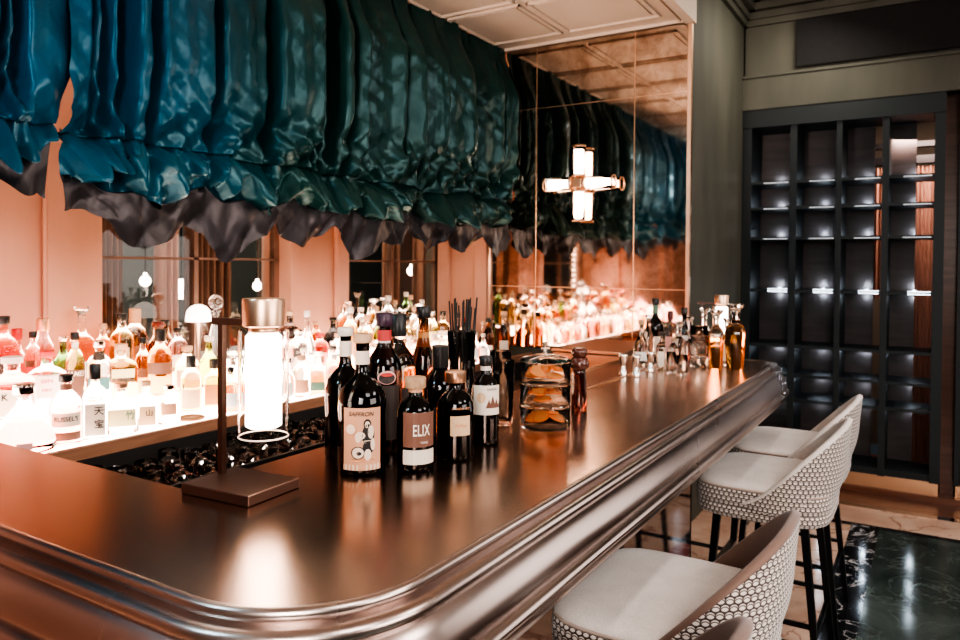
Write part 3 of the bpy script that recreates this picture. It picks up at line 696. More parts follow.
# coaster, domed lamp, crystal ball stopper decanter
p = at(190, 419, 'z', .966); cs = mk('coaster', loft(BM(), [(.045, 0), (.05, .003), (.05, .008), (.043, .011), (.04, .008)], 20), mat('coaster_brown', col=(.30, .14, .06), rough=.4), loc=(p.x, YS + .045 + .03, .9655))
tag(cs, 'round brown coaster lying on the glowing shelf edge', 'coaster')
dl = thing('dome_lamp', 'small lamp with a white glowing dome shade under the left window', 'lamp', (ux(197, 2.86), 2.85, 1.0755))
DOME = mat('dome_glow', col=(1, .95, .9), emit=(1, .86, .76), es=3.0)
mk('shade', loft(BM(), [(.056, .20), (.055, .225), (.049, .25), (.034, .267), (.013, .276)], 24), DOME, dl, smooth=True)
mk('stem', loft(BM(), [(.035, 0), (.03, .01), (.008, .02), (.008, .2)], 16), M_brass, dl, smooth=True)
cd = thing('crystal_decanter', 'tall clear decanter with a round crystal ball stopper, behind the lamp pole', 'decanter', (ux(216, 2.83), 2.83, 1.0755))
bm = BM(); loft(bm, [(.036, 0), (.041, .02), (.038, .10), (.026, .16), (.014, .20), (.014, .235), (.024, .245)], 20); mk('glass_body', bm, G_clear, cd, smooth=True)
bm = BM(); bmesh.ops.create_uvsphere(bm, u_segments=18, v_segments=12, radius=.034); mk('ball_stopper', bm, G_clear, cd, smooth=True, loc=(0, 0, .285))

# ------------------------------------------------------------------ objects on the bar
def onbar(u, v, xm=3.42):
    p = at(u, v, 'z', ZB); k = min(1, xm / p.x); return p.x * k, p.y * k
def hpx(x, y, u, vtop):            # height above the bar so the top shows at vtop
    d = (Vector((x, y, 0)) - Vector((0, 0, 0))).dot(fw0); q = at(u, vtop, 'z', 0)
    dirv = (q - EYE); t = d / dirv.dot(fw0); return (EYE + dirv * t).z - ZB
# 1 & 2 tall black bottles with copper labels
x, y = onbar(362, 470); h = hpx(x, y, 362, 337)
b1 = bottle(x, y, ZB, 'wide', h, .0515, 'black', 'tan', [('copper', .045, .50, .80), ('cream', .045, .085, .81)], 'tall black bottle with picture label, frontmost on the bar, left of group', foil=('cream', .80, .90), caph=.05,
       texts=[('SAFFRON', .0125, .455, -.05, M_ink, 1.0, .25)])
R1 = .0515 + .0018
def blob(cx, cz, rx, rz_, m, parent, name, rad=R1, n=16):
    bm = BM(); c = bm.verts.new((rad * sin(cx), -rad * cos(cx), cz)); vs = []
    for i in range(n):
        a = cx + rx * cos(2 * PI * i / n); vs.append(bm.verts.new((rad * sin(a), -rad * cos(a), cz + rz_ * sin(2 * PI * i / n))))
    for i in range(n): bm.faces.new((c, vs[i], vs[(i + 1) % n]))
    mk(name, bm, m, parent)
import itertools; FIG = itertools.count()
Lc = mat('print_pale', col=(.85, .66, .52), rough=.5)
for (a, zc, ra, rz_, m) in ((-.46, .345, .24, .0125, M_inkr), (-.46, .345, .20, .0105, Lc), (.20, .385, .15, .010, M_ink), (.20, .380, .10, .007, Lc), (.24, .30, .25, .024, M_ink), (.34, .325, .12, .014, Lc), (-.08, .30, .20, .008, Lc), (-.16, .285, .12, .010, Lc),
                            (.24, .255, .26, .003, Lc), (.26, .215, .24, .013, M_ink), (.42, .235, .09, .013, Lc), (-.16, .175, .27, .0135, M_ink), (-.16, .175, .23, .0115, Lc), (-.12, .17, .10, .004, M_ink), (.22, .16, .14, .012, Lc), (.02, .12, .5, .004, M_inkr)):
    blob(a, zc * h, ra, rz_, m, b1, 'printed_figure', R1 + .0002 + .00004 * next(FIG))
x, y = onbar(345, 456); h = hpx(x, y, 346, 333)
bottle(x, y, ZB, 'wide', h * 1.02, .046, 'black', 'white', [('copper', .045, .50, .8)], 'tall black bottle standing just behind the picture label one', foil=('cream', .80, .92), caph=.05, rz=R(120))
# 3 red and purple necked bottle
x, y = onbar(380, 452); h = hpx(x, y, 377, 317)
b3 = bottle(x + .024, y + .008, ZB, 'round', h, .043, 'dark', 'purple', [('dark', .1, .5, .9)], 'dark bottle with purple cap over a red and white neck', foil=('white', .76, .82), caph=.09, capw=1.3)
r3 = .043 * .40
mk('neck_band', loft(BM(), [(r3, h * .82), (r3, h * .90)], 16, cap0=False, cap1=False), LM['red'], b3); mk('neck_band', loft(BM(), [(r3, h * .68), (r3, h * .76)], 16, cap0=False, cap1=False), CAPS['red'], b3)
blob(.15, h * .56, .5, .016, LM['pink'], b3, 'round_badge', .0455); blob(.15, h * .555, .42, .013, LM['dark'], b3, 'round_badge', .0460)
blob(.15, h * .58, .3, .004, M_inkred, b3, 'round_badge', .0464)
# 4 clear shouldered bottle with black capsule
x, y = onbar(404, 442); h = hpx(x, y, 403, 318)
bottle(x + .01, y + .03, ZB, 'round', h, .047, 'deepamber', 'black', [('cream', .50, .62, .35), ('dark', .1, .45, .9)], 'clear shouldered dark spirit bottle with long black capsule at the group rear', caph=.19, capw=1.35)
# 5 tall slim
x, y = onbar(428, 438); h = hpx(x, y, 426, 311)
bottle(x + .04, y + .045, ZB, 'slim', h, .034, 'brown', 'black', [('dark', .1, .4, .9)], 'tallest slim amber brown bottle in the group, beside the straws', caph=.08, foil=('amber', .7, .82))
# 8 black corked
x, y = onbar(440, 440); h = hpx(x, y, 440, 347)
bottle(x - .015, y - .01, ZB, 'round', h, .044, 'black', 'black', [('dark', .1, .4, .9)], 'black bottle with black capsule between the cork topped bottle and the straws', caph=.26, capw=1.35)
# 6 ELIX
x, y = onbar(415, 468); h = hpx(x, y, 415, 379)
bottle(x, y, ZB, 'short', h, .0405, 'black', 'cork', [('brown', .28, .66, .95), ('cream', .09, .25, .95)], 'short black bottle with large pale letters and cork top, front centre of the group', caph=.12, capw=1.5, rz=math.atan2(-x, y) + .28,
       texts=[('ELIX', .034, .46, .05, M_inkw, .60), ('TONIC', .006, .33, .2, M_inkw, 1)], foil=('copper', .86, .9))
# 7 copper capped
x, y = onbar(455, 457); h = hpx(x, y, 454, 373)
bottle(x, y, ZB, 'short', h, .043, 'black', 'copper', [('tan', .30, .53, .55)], 'small black bottle with copper cap and gold script, right of the cork topped one', caph=.13, capw=1.5, rz=math.atan2(-x, y) + .3,
       texts=[('London dry', .009, .62, 0, M_inkr, 1, .3), ('Saffron', .009, .42, 0, M_inkr, 1.1, .4)])
# 9 white labelled
x, y = onbar(485, 443); h = hpx(x, y, 484, 358)
b9 = bottle(x, y, ZB, 'short', h, .0345, 'black', 'black', [('cream', .36, .70, 1.1)], 'black bottle with mountain picture on white label, right end of the group', foil=('cream', .86, .91), caph=.10, rz=math.atan2(-x, y) + .15,
       texts=[('NORDIC', .0075, .655, .35, M_ink, 1)])
rr = .0345 + .002
bm = BM()
for a0, w, hh in ((.1, .22, .10), (.38, .25, .15), (.68, .2, .11), (.9, .14, .07)):
    pts = [(a0 - w, .44), (a0 + w, .44), (a0, .44 + hh)]; bm.faces.new([bm.verts.new((rr * sin(a), -rr * cos(a), z * h)) for a, z in pts])
mk('printed_mountains', bm, LM['brown'], b9)
blob(-.45, h * .56, .33, .013, LM['tan'], b9, 'printed_disc', rr)
# 10 straws glass
x, y = onbar(461, 424); hg = hpx(x, y, 461, 331)
sg = thing('mixing_tumbler', 'tall cut clear glass holding black straws behind the bottles', 'glass', (x, y, ZB))
rg = .040
bm = BM(); loft(bm, [(rg * .70, 0), (rg * .74, .004), (rg, hg), (rg - .0025, hg), (rg * .72 - .0025, .014), (.002, .014)], 20); mk('glass_body', bm, G_ware, sg, smooth=True)
bm = BM()
for k in range(20):
    a = 2 * PI * k / 20; bar(bm, (rg * .76 * cos(a), rg * .76 * sin(a), .02), (rg * .92 * cos(a), rg * .92 * sin(a), hg * .7), .003, n=4)
mk('cut_facets', bm, G_ware, sg)
hs = hpx(x, y, 461, 297)
for k in range(19):
    a = rnd.uniform(0, 2 * PI); q = rnd.uniform(.1, 1) ** .5
    r0, r1 = q * rg * .5, q * rg * 1.12
    bm = BM(); top_ = hs - rnd.uniform(0, .03)
    bar(bm, (r0 * cos(a), r0 * sin(a), .018), (r1 * cos(a + .2), r1 * sin(a + .2), top_), .0045, n=8)
    o = mk('straw', bm, M_blind, loc=(x, y, ZB), smooth=True); tag(o, 'black drinking straw standing in the cut glass among the bottles', 'straw', 'black straws in the cut glass')
# 11 glass pitcher with handle
x, y = onbar(503, 424); hp = hpx(x, y, 503, 360)
gp = thing('glass_mug', 'clear handled glass beside the stacked orange jars', 'glass', (x, y, ZB))
bm = BM(); loft(bm, [(.024, 0), (.027, .003), (.031, hp), (.029, hp), (.024, .012), (.002, .012)], 20); mk('glass_body', bm, G_ware, gp, smooth=True)
bm = BM(); tube(bm, [Vector((-.030, .0, hp * .85)) + Vector((-.026 * sin(PI * t / 10), 0, -hp * .6 * t / 10)) for t in range(11)], .0035); mk('handle', bm, G_clear, gp, smooth=True, rot=(0, 0, R(-60)))
# 12 stacked jars with orange slices
x, y = onbar(545, 427); hj = hpx(x, y, 545, 362); rj = .069
M_or = mat('orange_slice', col=(.75, .20, .05), rough=.35); M_orp = mat('orange_flesh', col=(.85, .38, .14), rough=.35)
seg_h = hj / 3
for k, nm in enumerate(('bottom', 'middle', 'top')):
    z0 = ZB + k * (seg_h + .0006)
    j = thing('stacking_jar', f'{nm} of three stacked clear jars holding dried orange slices', 'jar', (x, y, z0), 0, 'stacked jars of orange slices')
    bm = BM(); loft(bm, [(rj * .92, 0), (rj * .98, .004), (rj, .012), (rj * .985, seg_h - .012), (rj * 1.03, seg_h - .005), (rj * 1.02, seg_h), (rj * .95, seg_h), (rj * .93, .010), (rj * .90, .006), (.002, .006)], 28)
    mk('glass_body', bm, G_thin if k == 9 else G_ware, j, smooth=True)
    for s in range(8 if k < 2 else 6):
        a = s * 2.4 + k; o = thing('orange_slice', f'dried orange slice in the {nm} jar of the stack', 'fruit slice', (x + .034 * cos(a), y + .034 * sin(a), z0 + .014 + .0035 * s), a, f'orange slices in the {nm} jar')
        o.rotation_euler = (R(rnd.uniform(-22, 22)) if s > 1 else 0, R(rnd.uniform(-16, 16)) if s > 1 else 0, a)
        mk('rind', loft(BM(), [(.0225, 0), (.024, .001), (.024, .0025), (.0225, .0035)], 20), M_or, o); mk('flesh', loft(BM(), [(.0205, .0034), (.0205, .0040)], 12), M_orp, o)
ld = thing('jar_lid', 'domed clear glass lid with a ball knob on the stacked jars', 'lid', (x, y, ZB + 3 * (seg_h + .0006)))
bm = BM(); loft(bm, [(rj * 1.02, 0), (rj * 1.04, .004), (rj * .9, .010), (rj * .4, .019), (.008, .022)], 28); mk('dome', bm, G_ware, ld, smooth=True)
bm = BM(); loft(bm, [(.006, .022), (.005, .027), (.011, .031), (.013, .036), (.009, .042), (.006, .044), (.009, .048), (.005, .053)], 18); mk('knob', bm, G_clear, ld, smooth=True)
# large clear bell beside the jar (left edge) 
x2, y2 = onbar(524, 416); hh = hpx(x2, y2, 524, 352)
gb = mk('tall_beaker', loft(BM(), [(.032, 0), (.036, .004), (.032, hh), (.030, hh), (.033, .01), (.002, .01)], 24), G_ware, smooth=True, loc=(x2 - .01, y2 + .075, ZB)); tag(gb, 'tall tapering clear beaker standing behind the orange slice jars', 'glass')
# 13 dark bottle with round stopper
x, y = onbar(579, 412); hb = hpx(x, y, 578, 348)
sk = thing('shaker_bottle', 'reddish brown bottle with a bulging round stopper right of the jars', 'bottle', (x, y, ZB))
M_rb = mat('red_brown_lacquer', col=(.10, .03, .02), rough=.2, coat=.5)
bm = BM(); loft(bm, [(.022, 0), (.024, .004), (.023, hb * .3), (.019, hb * .62), (.018, hb * .68)], 22); mk('glass_body', bm, glass('red_brown', (.22, .07, .05), .05), sk, smooth=True)
bm = BM(); loft(bm, [(.018, hb * .66), (.027, hb * .70), (.029, hb * .77), (.024, hb * .84), (.018, hb * .86)], 22); mk('collar', bm, M_rb, sk, smooth=True)
bm = BM(); loft(bm, [(.017, hb * .86), (.022, hb * .88), (.024, hb * .94), (.022, hb * .985), (.016, hb)], 22); mk('stopper', bm, M_rb, sk, smooth=True)
# basket of dark striped weave behind bottles
x, y = 2.08, 1.44
bk = mk('bar_caddy', BM(), M_dark) if False else None
# 14 jiggers
def jigger(u, v, vt, label):
    x, y = onbar(u, v); h = hpx(x, y, u, vt)
    j = mk('jigger', loft(BM(), [(.017, 0), (.018, .002), (.0165, h * .15), (.009, h * .42), (.0075, h * .45), (.010, h * .5), (.018, h * .9), (.020, h), (.018, h), (.008, h * .52), (.002, h * .5)], 20), M_steel, smooth=True, loc=(x, y, ZB))
    tag(j, label, 'jigger', 'steel jiggers at the far end of the bar')
jigger(623, 376, 354, 'polished steel jigger, left of the pair beyond the jars'); jigger(636, 377, 355, 'polished steel jigger, right of the pair beyond the jars')
jigger(650, 372, 352, 'polished steel jigger standing apart next to the small black capped bottle')
# far group
def far(u, v, vt, kind, r, tint, cap, labs, label, xm=3.42, **kw):
    x, y = onbar(u, v, xm); h = hpx(x, y, u, vt); 
    if cap == 'glass': h /= 1.12
    return bottle(x, y, ZB, kind, h, r, tint, cap, labs, label, **kw)
far(661, 369, 333, 'square', .022, 'clear', 'black', [('cream', .1, .5, .6)], 'little square clear bottle with black cap near the jiggers')
far(655, 357, 300, 'wide', .042, 'black', 'black', [('cream', .1, .4, .7)], 'large dark bottle behind the jiggers at the far bar end', foil=('green', .78, .95))
far(670, 358, 312, 'round', .030, 'clear', 'darkred', [('pink', .1, .5, .8)], 'clear bottle with dark red capsule in the far group', caph=.2)
far(684, 352, 309, 'slim', .026, 'black', 'black', [('white', .1, .5, .8)], 'slim dark bottle behind the clear mixing jars in the far group', caph=.12)
far(641, 364, 321, 'onion', .036, 'clear', 'cork', [('white', .1, .3, .8)], 'bulbous clear bottle with cork behind the jigger pair')
far(679, 364, 322, 'wide', .036, 'clear', 'glass', [], 'large clear decanter with glass stopper in the middle of the far group', name='decanter', cat='decanter')
far(704, 357, 308, 'wide', .038, 'clear', 'glass', [], 'clear decanter with flared stopper left of the far lamp', name='decanter', cat='decanter')
far(716, 358, 310, 'decanter', .034, 'amber', 'glass', [], 'amber filled decanter in front of the far lamp', xm=3.28, name='decanter', cat='decanter', fill=.6)
far(735, 356, 304, 'decanter', .045, 'amber', 'glass', [], 'tapered whisky decanter with flared stopper at the bar end, rightmost', xm=3.31, name='decanter', cat='decanter', fill=.7)
far(726, 360, 318, 'square', .022, 'clear', 'glass', [('cream', .1, .5, .6)], 'small square clear decanter between the two amber ones', name='decanter', cat='decanter')
for u, v, vt, r, lab in ((699, 367, 326, .040, 'large clear mixing glass full of clear ice at the far end'), (671, 373, 352, .020, 'low clear tasting glass at the front of the far group'), (682, 375, 355, .022, 'round clear bowl glass at the front of the far group')):
    x, y = onbar(u, v); h = hpx(x, y, u, vt)
    g = thing('mixing_glass' if r > .03 else 'tasting_glass', lab, 'glass', (x, y, ZB))
    bm = BM(); loft(bm, [(r * .85, 0), (r * .98, .005), (r, h * .4), (r * .96, h), (r * .92, h), (r * .94, h * .4), (r * .8, .01), (.002, .01)], 22); mk('glass_body', bm, G_ware, g, smooth=True)
    if r > .03:
        for k in range(3): mk('cut_band', loft(BM(), [(r * .99, h * (.25 + .25 * k)), (r * 1.03, h * (.27 + .25 * k)), (r * .99, h * (.29 + .25 * k))], 22, cap0=False, cap1=False), G_clear, g, smooth=True)

for u, v, vt, kd, r, tint, cap, lab in ((648, 362, 316, 'slim', .026, 'clear', 'silver', 'thin clear bottle with steel pourer in the far group, left'), (664, 360, 322, 'round', .028, 'gold', 'glass', 'small pale gold decanter behind the little square bottle'),
        (690, 366, 330, 'short', .030, 'clear', 'glass', 'squat clear decanter in front of the far mixing glass'), (690, 356, 316, 'onion', .028, 'pink', 'glass', 'pale rosy decanter at the back of the far group'), (673, 367, 338, 'short', .022, 'clear', 'cork', 'little corked clear bottle in the middle of the far group')):
    far(u, v, vt, kd, r, tint, cap, [], lab)
# ------------------------------------------------------------------ table lamps
M_tube = mat('lamp_tube_glow', col=(1, .95, .9), emit=(1, .80, .66), es=9.0)
def lamp(x, y, rz, label, s=1.0):
    t = thing('table_lamp', label, 'lamp', (x, y, ZB + .0003), rz, 'bar table lamps')
    mk('base', box(BM(), -.086 * s, .086 * s, -.068 * s, .068 * s, 0, .020 * s, .002), M_bronze, t)
    mk('pole', box(BM(), -.076 * s, -.064 * s, .012, .024, .020 * s, .318 * s), M_bronze, t)
    mk('arm', box(BM(), -.092 * s, .030 * s, .011, .025, .318 * s, .331 * s), M_bronze, t)
    cx = .040 * s; cy = .018
    mk('cap', loft(BM(), [(.034 * s, .318 * s), (.0395 * s, .321 * s), (.0405 * s, .369 * s), (.039 * s, .373 * s), (.01, .373 * s)], 36, cx=cx, cy=cy), M_brass, t, smooth=True, angle=40)
    mk('collar', loft(BM(), [(.026 * s, .306 * s), (.028 * s, .309 * s), (.028 * s, .318 * s)], 30, cx=cx, cy=cy), M_brass, t, smooth=True)
    mk('glow_tube', loft(BM(), [(.028 * s, .125 * s), (.034 * s, .129 * s), (.034 * s, .300 * s), (.028 * s, .306 * s)], 30, cx=cx, cy=cy), M_tube, t, smooth=True, angle=40)
    bm = BM(); q = .0475 * s; loft(bm, [(q, .108 * s), (q, .311 * s), (q - .0016, .311 * s), (q - .0016, .108 * s), (q, .108 * s)], 36, cx=cx, cy=cy, cap0=False, cap1=False); mk('glass_cylinder', bm, G_thin, t, smooth=True, angle=30)
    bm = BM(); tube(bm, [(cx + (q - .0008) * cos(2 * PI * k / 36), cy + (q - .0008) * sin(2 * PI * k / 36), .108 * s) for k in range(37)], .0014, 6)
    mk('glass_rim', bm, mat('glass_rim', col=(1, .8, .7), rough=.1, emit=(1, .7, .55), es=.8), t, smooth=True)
    return t
l1 = lamp(.978, 1.138, R(-86), 'bronze bar lamp with glowing glass cylinder on the near part of the bar')
lamp(3.565, .888, R(-86), 'matching glowing cylinder lamp at the far end of the bar', .82)

# ------------------------------------------------------------------ cross sconce on the mirror
yc = uy(577, XM - .1, 183); zc = at(577, 183, 'x', XM - .1).z
sc_ = thing('mirror_sconce', 'cross shaped wall light of four glowing glass tubes on the mirror', 'wall light', (XM - .075, yc, zc))
bm = BM(); box(bm, -.03, .065, -.03, .03, -.03, .03, .004); mk('hub', bm, M_brass, sc_)
M_tube2 = mat('sconce_glow', col=(1, .95, .9), emit=(1, .74, .55), es=10)
for k in range(4):
    a = k * PI / 2
    def place(o): o.rotation_euler = (a, 0, 0)
    e = mk('glow_tube', loft(BM(), [(.026, .055), (.030, .06), (.030, .20), (.026, .205)], 20), M_tube2, sc_, smooth=True); place(e)
    e = mk('glass_tube', loft(BM(), [(.042, .05), (.042, .235), (.0405, .235), (.0405, .05), (.042, .05)], 24, cap0=False, cap1=False), G_thin, sc_, smooth=True); place(e)
    e = mk('end_ring', loft(BM(), [(.044, .04), (.044, .055), (.03, .055), (.02, .03)], 24), M_brass, sc_, smooth=True); place(e)
    e = mk('tip_ring', loft(BM(), [(.0435, .228), (.0435, .238), (.040, .238), (.040, .228), (.0435, .228)], 24, cap0=False, cap1=False), M_brass, sc_, smooth=True); place(e)

# ------------------------------------------------------------------ balloon blinds
def vor(x, y, z):
    return noise.voronoi(Vector((x, y, z)))[0][0]
def tri(v): v = v % 1.0; return 2 * v if v < .5 else 2 - 2 * v
import bisect
def crease(x, y, z):
    wx = .25 * noise.noise(Vector((x * .6, y * .6, z + 11))); wy = .25 * noise.noise(Vector((x * .6, y * .6, z + 23)))
    d = noise.voronoi(Vector((x + wx, y + wy, z)))[0]; return min(.6, d[1] - d[0])
def blind(name, x0, x1, cords, seed, hemz, mt, label, ytop=YCUR, tl=0, tr=0):
    t = thing(name, label, 'blind', ((x0 + x1) / 2, ytop, ZS), 0, 'teal balloon blinds over the windows')
    cxm = (x0 + x1) / 2
    NX = int((x1 - x0) / .0075); T1, T2, T3 = 150, 90, 26
    def q(x):
        cs = sorted(cords)
        if x <= cs[0] or x >= cs[-1]: return 0.0
        for a, b in zip(cs, cs[1:]):
            if a <= x <= b: return sin(PI * (x - a) / (b - a)) ** .7
        return 0
    def sstep(a, b, v): v = max(0, min(1, (v - a) / (b - a))); return v * v * (3 - 2 * v)
    def pt(i, t_):
        x = x0 + (x1 - x0) * i / NX; qq = q(x)
        sd = seed * 7.3
        zp = 1.97 + .05 * noise.noise(Vector((x * 3, sd, 0))); zb = hemz + .15 - .03 * qq + .06 * noise.noise(Vector((x * 6, sd, 3)))
        if t_ <= 1: s = t_; z = ZS - .005 + (zp - ZS) * s
        elif t_ <= 2: s = t_ - 1; z = zp + (zb - zp) * s
        else: s = t_ - 2; z = zb + .03 + (hemz + .02 - .08 * qq - zb) * s
        cz = sstep(2.30, 1.85, z); ss = i / NX
        x += -tr * (cz - .15) * ss ** 10 + tl * (cz - .15) * (1 - ss) ** 10
        # broad flat panels parted by deep narrow folds
        w = .05 * noise.noise(Vector((x * 1.5, z * .7, sd))) + (.008 + .03 * cz) * noise.noise(Vector((x * 5, z * 3, sd)))
        xx = x + w; j = bisect.bisect(PL, xx); lo, hi = PL[j - 1], PL[j]
        u = (xx - lo) / (hi - lo); dd = min(xx - lo, hi - xx)
        top = .25 + .75 * sstep(2.98, 2.6, z)
        depth = DP[j]
        fold = depth * (1 - .75 * cz) * (1 - math.exp(-(dd / .016) ** 2)) + TL[j] * (u - .5) * (hi - lo) * (1 - .6 * cz) + .010 * tri(xx * 9 + TL[j] * 9 + z * .4) + .010 * noise.noise(Vector((xx * 14, z * 1.2, sd)))
        y = -fold * top + .03
        P = Vector((x, z * .9, 0)); wp = .12 * noise.noise(Vector((x * 2.3, z * 2.3, sd)))
        cr_ = 0
        for (cx_, cz_, ph, am) in DIRS: cr_ += am * (tri(x * cx_ + z * cz_ + ph + wp * (abs(cx_) + abs(cz_)) * .5) - .5)
        gate = .5 + 1.0 * abs(noise.noise(Vector((x * 3.1, z * 3.1, sd + 4))))
        y += cr_ * gate * (.14 + 1.15 * cz)
        dz = 0
        if t_ > 1 and t_ <= 2:
            bulge = sin(PI * min(1, s * 1.02)) ** 1.4
            y -= .09 * bulge * (.6 + .6 * qq)
            dz = (.9 * cr_ + .12 * noise.noise(Vector((x * 4, s, sd + 3)))) * bulge
        elif t_ > 2:
            y = y * .12 - .03 + .07 * noise.noise(Vector((x * 3.5, s * .8, sd))) * s + .035 * (tri(x * 4.3 + s * .6 + sd) - .5) * s
            dz = .06 * s * (tri(x * 2.3 + sd * .7 + .5 * noise.noise(Vector((x * 2, 5, sd)))) - .5) + .11 * s * noise.noise(Vector((x * 3.7, 2, sd))) + .04 * s * noise.noise(Vector((x * 11, 2, sd)))
        elif cz > 0: y -= .03 * cz
        return (x - cxm, y, z + dz - ZS)
    rr_ = random.Random(seed * 13 + 1); PL = [x0 - .5]; 
    while PL[-1] < x1 + .5: PL.append(PL[-1] + rr_.choice([.04, .06, .10, .16, .22, .28]))
    DP = [rr_.uniform(.07, .19) for _ in PL] + [.08]; TL = [rr_.uniform(-.55, .55) for _ in PL] + [0]
    DIRS = [(rr_.uniform(2.0, 4.5) * rr_.choice([-1, 1]), rr_.uniform(1.5, 4), rr_.random(), .060) for _ in range(3)] + [(rr_.uniform(5, 9) * rr_.choice([-1, 1]), rr_.uniform(4, 9), rr_.random(), .032) for _ in range(4)]
    def sheet(nm, ts, m, me_thick):
        bm = BM(); g = [[bm.verts.new(pt(i, tt)) for i in range(NX + 1)] for tt in ts]
        for a, b in zip(g, g[1:]):
            for i in range(NX): bm.faces.new((a[i], a[i + 1], b[i + 1], b[i]))
        o = mk(nm, bm, m, t, smooth=True); return o
    sheet('gathered_fabric', [k / T1 for k in range(T1 + 1)] + [1 + (k + 1) / T2 for k in range(T2)], mt, .002)
    sheet('hem_frill', [2 + k / T3 for k in range(T3 + 1)], M_lining, .002)
    return t
xg = ux(67, 2.38, 170)
blind('balloon_blind', -.3, xg + .05, [-.3, .35, .92, xg], 1, 1.76, M_teal, 'blue teal gathered balloon blind at the far left, shorter hem', YCUR, 0, .09)
blind('balloon_blind', xg + .02, XM - .02, [xg, 1.93, 2.28, 2.72, 3.24, 3.65, 4.02, XM], 3, 1.65, M_teal2, 'long balloon blind, blue turning deep green, reaching to the mirror', YCUR, 0, 0)

# ------------------------------------------------------------------ display cabinet
uc = [(741, 750), (788, 795), (834, 840), (880, 887), (932, 943)]
yb = [(uy(a, XC), uy(b, XC)) for a, b in uc]                     # each upright: y from..to (decreasing)
zsh = [.17, .593, .77, .98, 1.38, 1.76, 1.98, 2.167, 2.56]; ZC = 2.68; DEP = .36
cb = thing('display_cabinet', 'tall dark navy pigeonhole cabinet with small shelf lights', 'cabinet', (XC, 0, 0))
for k, (a, b) in enumerate(yb):
    mk('upright', box(BM(), -.01 if k in (0, 4) else 0, DEP, b, a, .12 if k < 4 else .12, ZC), M_cabinet, cb)
mk('top_rail', box(BM(), -.02, DEP, yb[-1][1], yb[0][0], 2.56, 2.69), M_cabinet, cb)
mk('plinth', box(BM(), .0, DEP, yb[-1][1] + .01, yb[0][0] - .01, .04, .125), M_plinth, cb)
M_puck = mat('puck_glow', col=(1, 1, 1), emit=(.72, .88, 1.0), es=9)
M_backp = woodmat('cabinet_back_panel', (.06, .05, .05), (.10, .08, .078), .5, (1, 1, 6))
for c in range(4):
    y1 = yb[c][1]; y0 = yb[c + 1][0]
    bp0 = y0 if c < 2 else (y0 + (y1 - y0) * (.26 if c == 2 else .42))
    mk('back_panel', box(BM(), DEP - .012, DEP, bp0, y1, .14, 2.56), M_backp, cb)
    for k, z in enumerate(zsh[:-1]):
        mk('shelf_board', box(BM(), .006, DEP - .013, y0, y1, z - .022 if k else .12, z), M_cabinet, cb)
        if k in (0,): continue
        ym = y0 + (y1 - y0) * .42
        upward = k >= 4
        zz = z + .001 if upward else z - .0235
        pk = mk('puck_light', loft(BM(), [(.011, 0), (.011, .003)], 12), M_puck, cb, loc=(DEP - .045, ym, zz if upward else zz - .002))
        for sgn in ((1, -1) if k == 4 else ((1,) if upward else (-1,))):
            L = bpy.data.lights.new('puck_lamp', 'POINT'); L.energy = .26; L.color = (.72, .86, 1.0); L.shadow_soft_size = .012
            lo = bpy.data.objects.new('puck_lamp', L); C.objects.link(lo); lo.location = (XC + DEP - .045, ym, z + .03 if sgn > 0 else z - .05)
        if k in (4, 5, 6, 7):
            mk('light_strip', box(BM(), .0, .006, y0 + .01, y1 - .02 - (y1 - y0) * (.38 if k == 4 else .25), z - .017, z - .013), mat('strip_glow' if k == 4 else 'strip_glow_dim', col=(1, 1, 1), emit=(.8, .9, 1.0), es=5 if k == 4 else .5), cb)
        if k == 4:
            mk('light_strip', box(BM(), .0, .006, y0 + .01, y1 - .02 - (y1 - y0) * .38, z + .0, z + .0035), MATS['strip_glow'], cb)
# neighbour cabinet at the right frame edge
yq = uy(957, XC)
c2 = thing('side_cabinet', 'dark navy cabinet cut by the right edge of the picture', 'cabinet', (XC, yq, 0))
bm = BM(); box(bm, 0, DEP, -.03, 0, .12, ZC); box(bm, .0, DEP, -.9, -.87, .12, ZC); box(bm, 0, DEP, -.9, 0, 2.56, 2.69); box(bm, DEP - .02, DEP, -.9, 0, .12, 2.6); mk('case', bm, M_cabinet, c2)
for z in zsh[:-1]: mk('shelf_board', box(BM(), .01, DEP - .02, -.87, -.03, z - .022, z), M_cabinet, c2)
mk('plinth', box(BM(), .03, DEP, -.9, -.01, .04, .12), M_plinth, c2)
struct('trim_6', box(box(BM(), XC + .1, XC + DEP, yq, yb[-1][1], .0, 2.69), XC - .03, XC + DEP, YR, YG, 0, .04), M_woodfl)
# room beyond the open cabinet
struct('wall_annex', box(BM(), XC + 1.6, XC + 1.7, -1.5, YG + 1.5, 0, ZR), M_room)
drape('drape', XC + .9, uy(913, XC + .9), uy(938, XC + .9), .0, 2.32, M_drape2, 6, 'copper drape glimpsed through the open right column of the cabinet', ax='y')
drape('drape', XC + .9, uy(868, XC + .9), uy(881, XC + .9), 1.3, 2.32, M_drape2, 3, 'narrow copper drape seen through the third column of the cabinet', ax='y')
struct('trim_7', box(box(BM(), XC + .85, XC + .95, -.8, YG, 2.34, 2.40), XC + .8, XC + .9, -.8, YG, 2.46, 2.5), M_black)

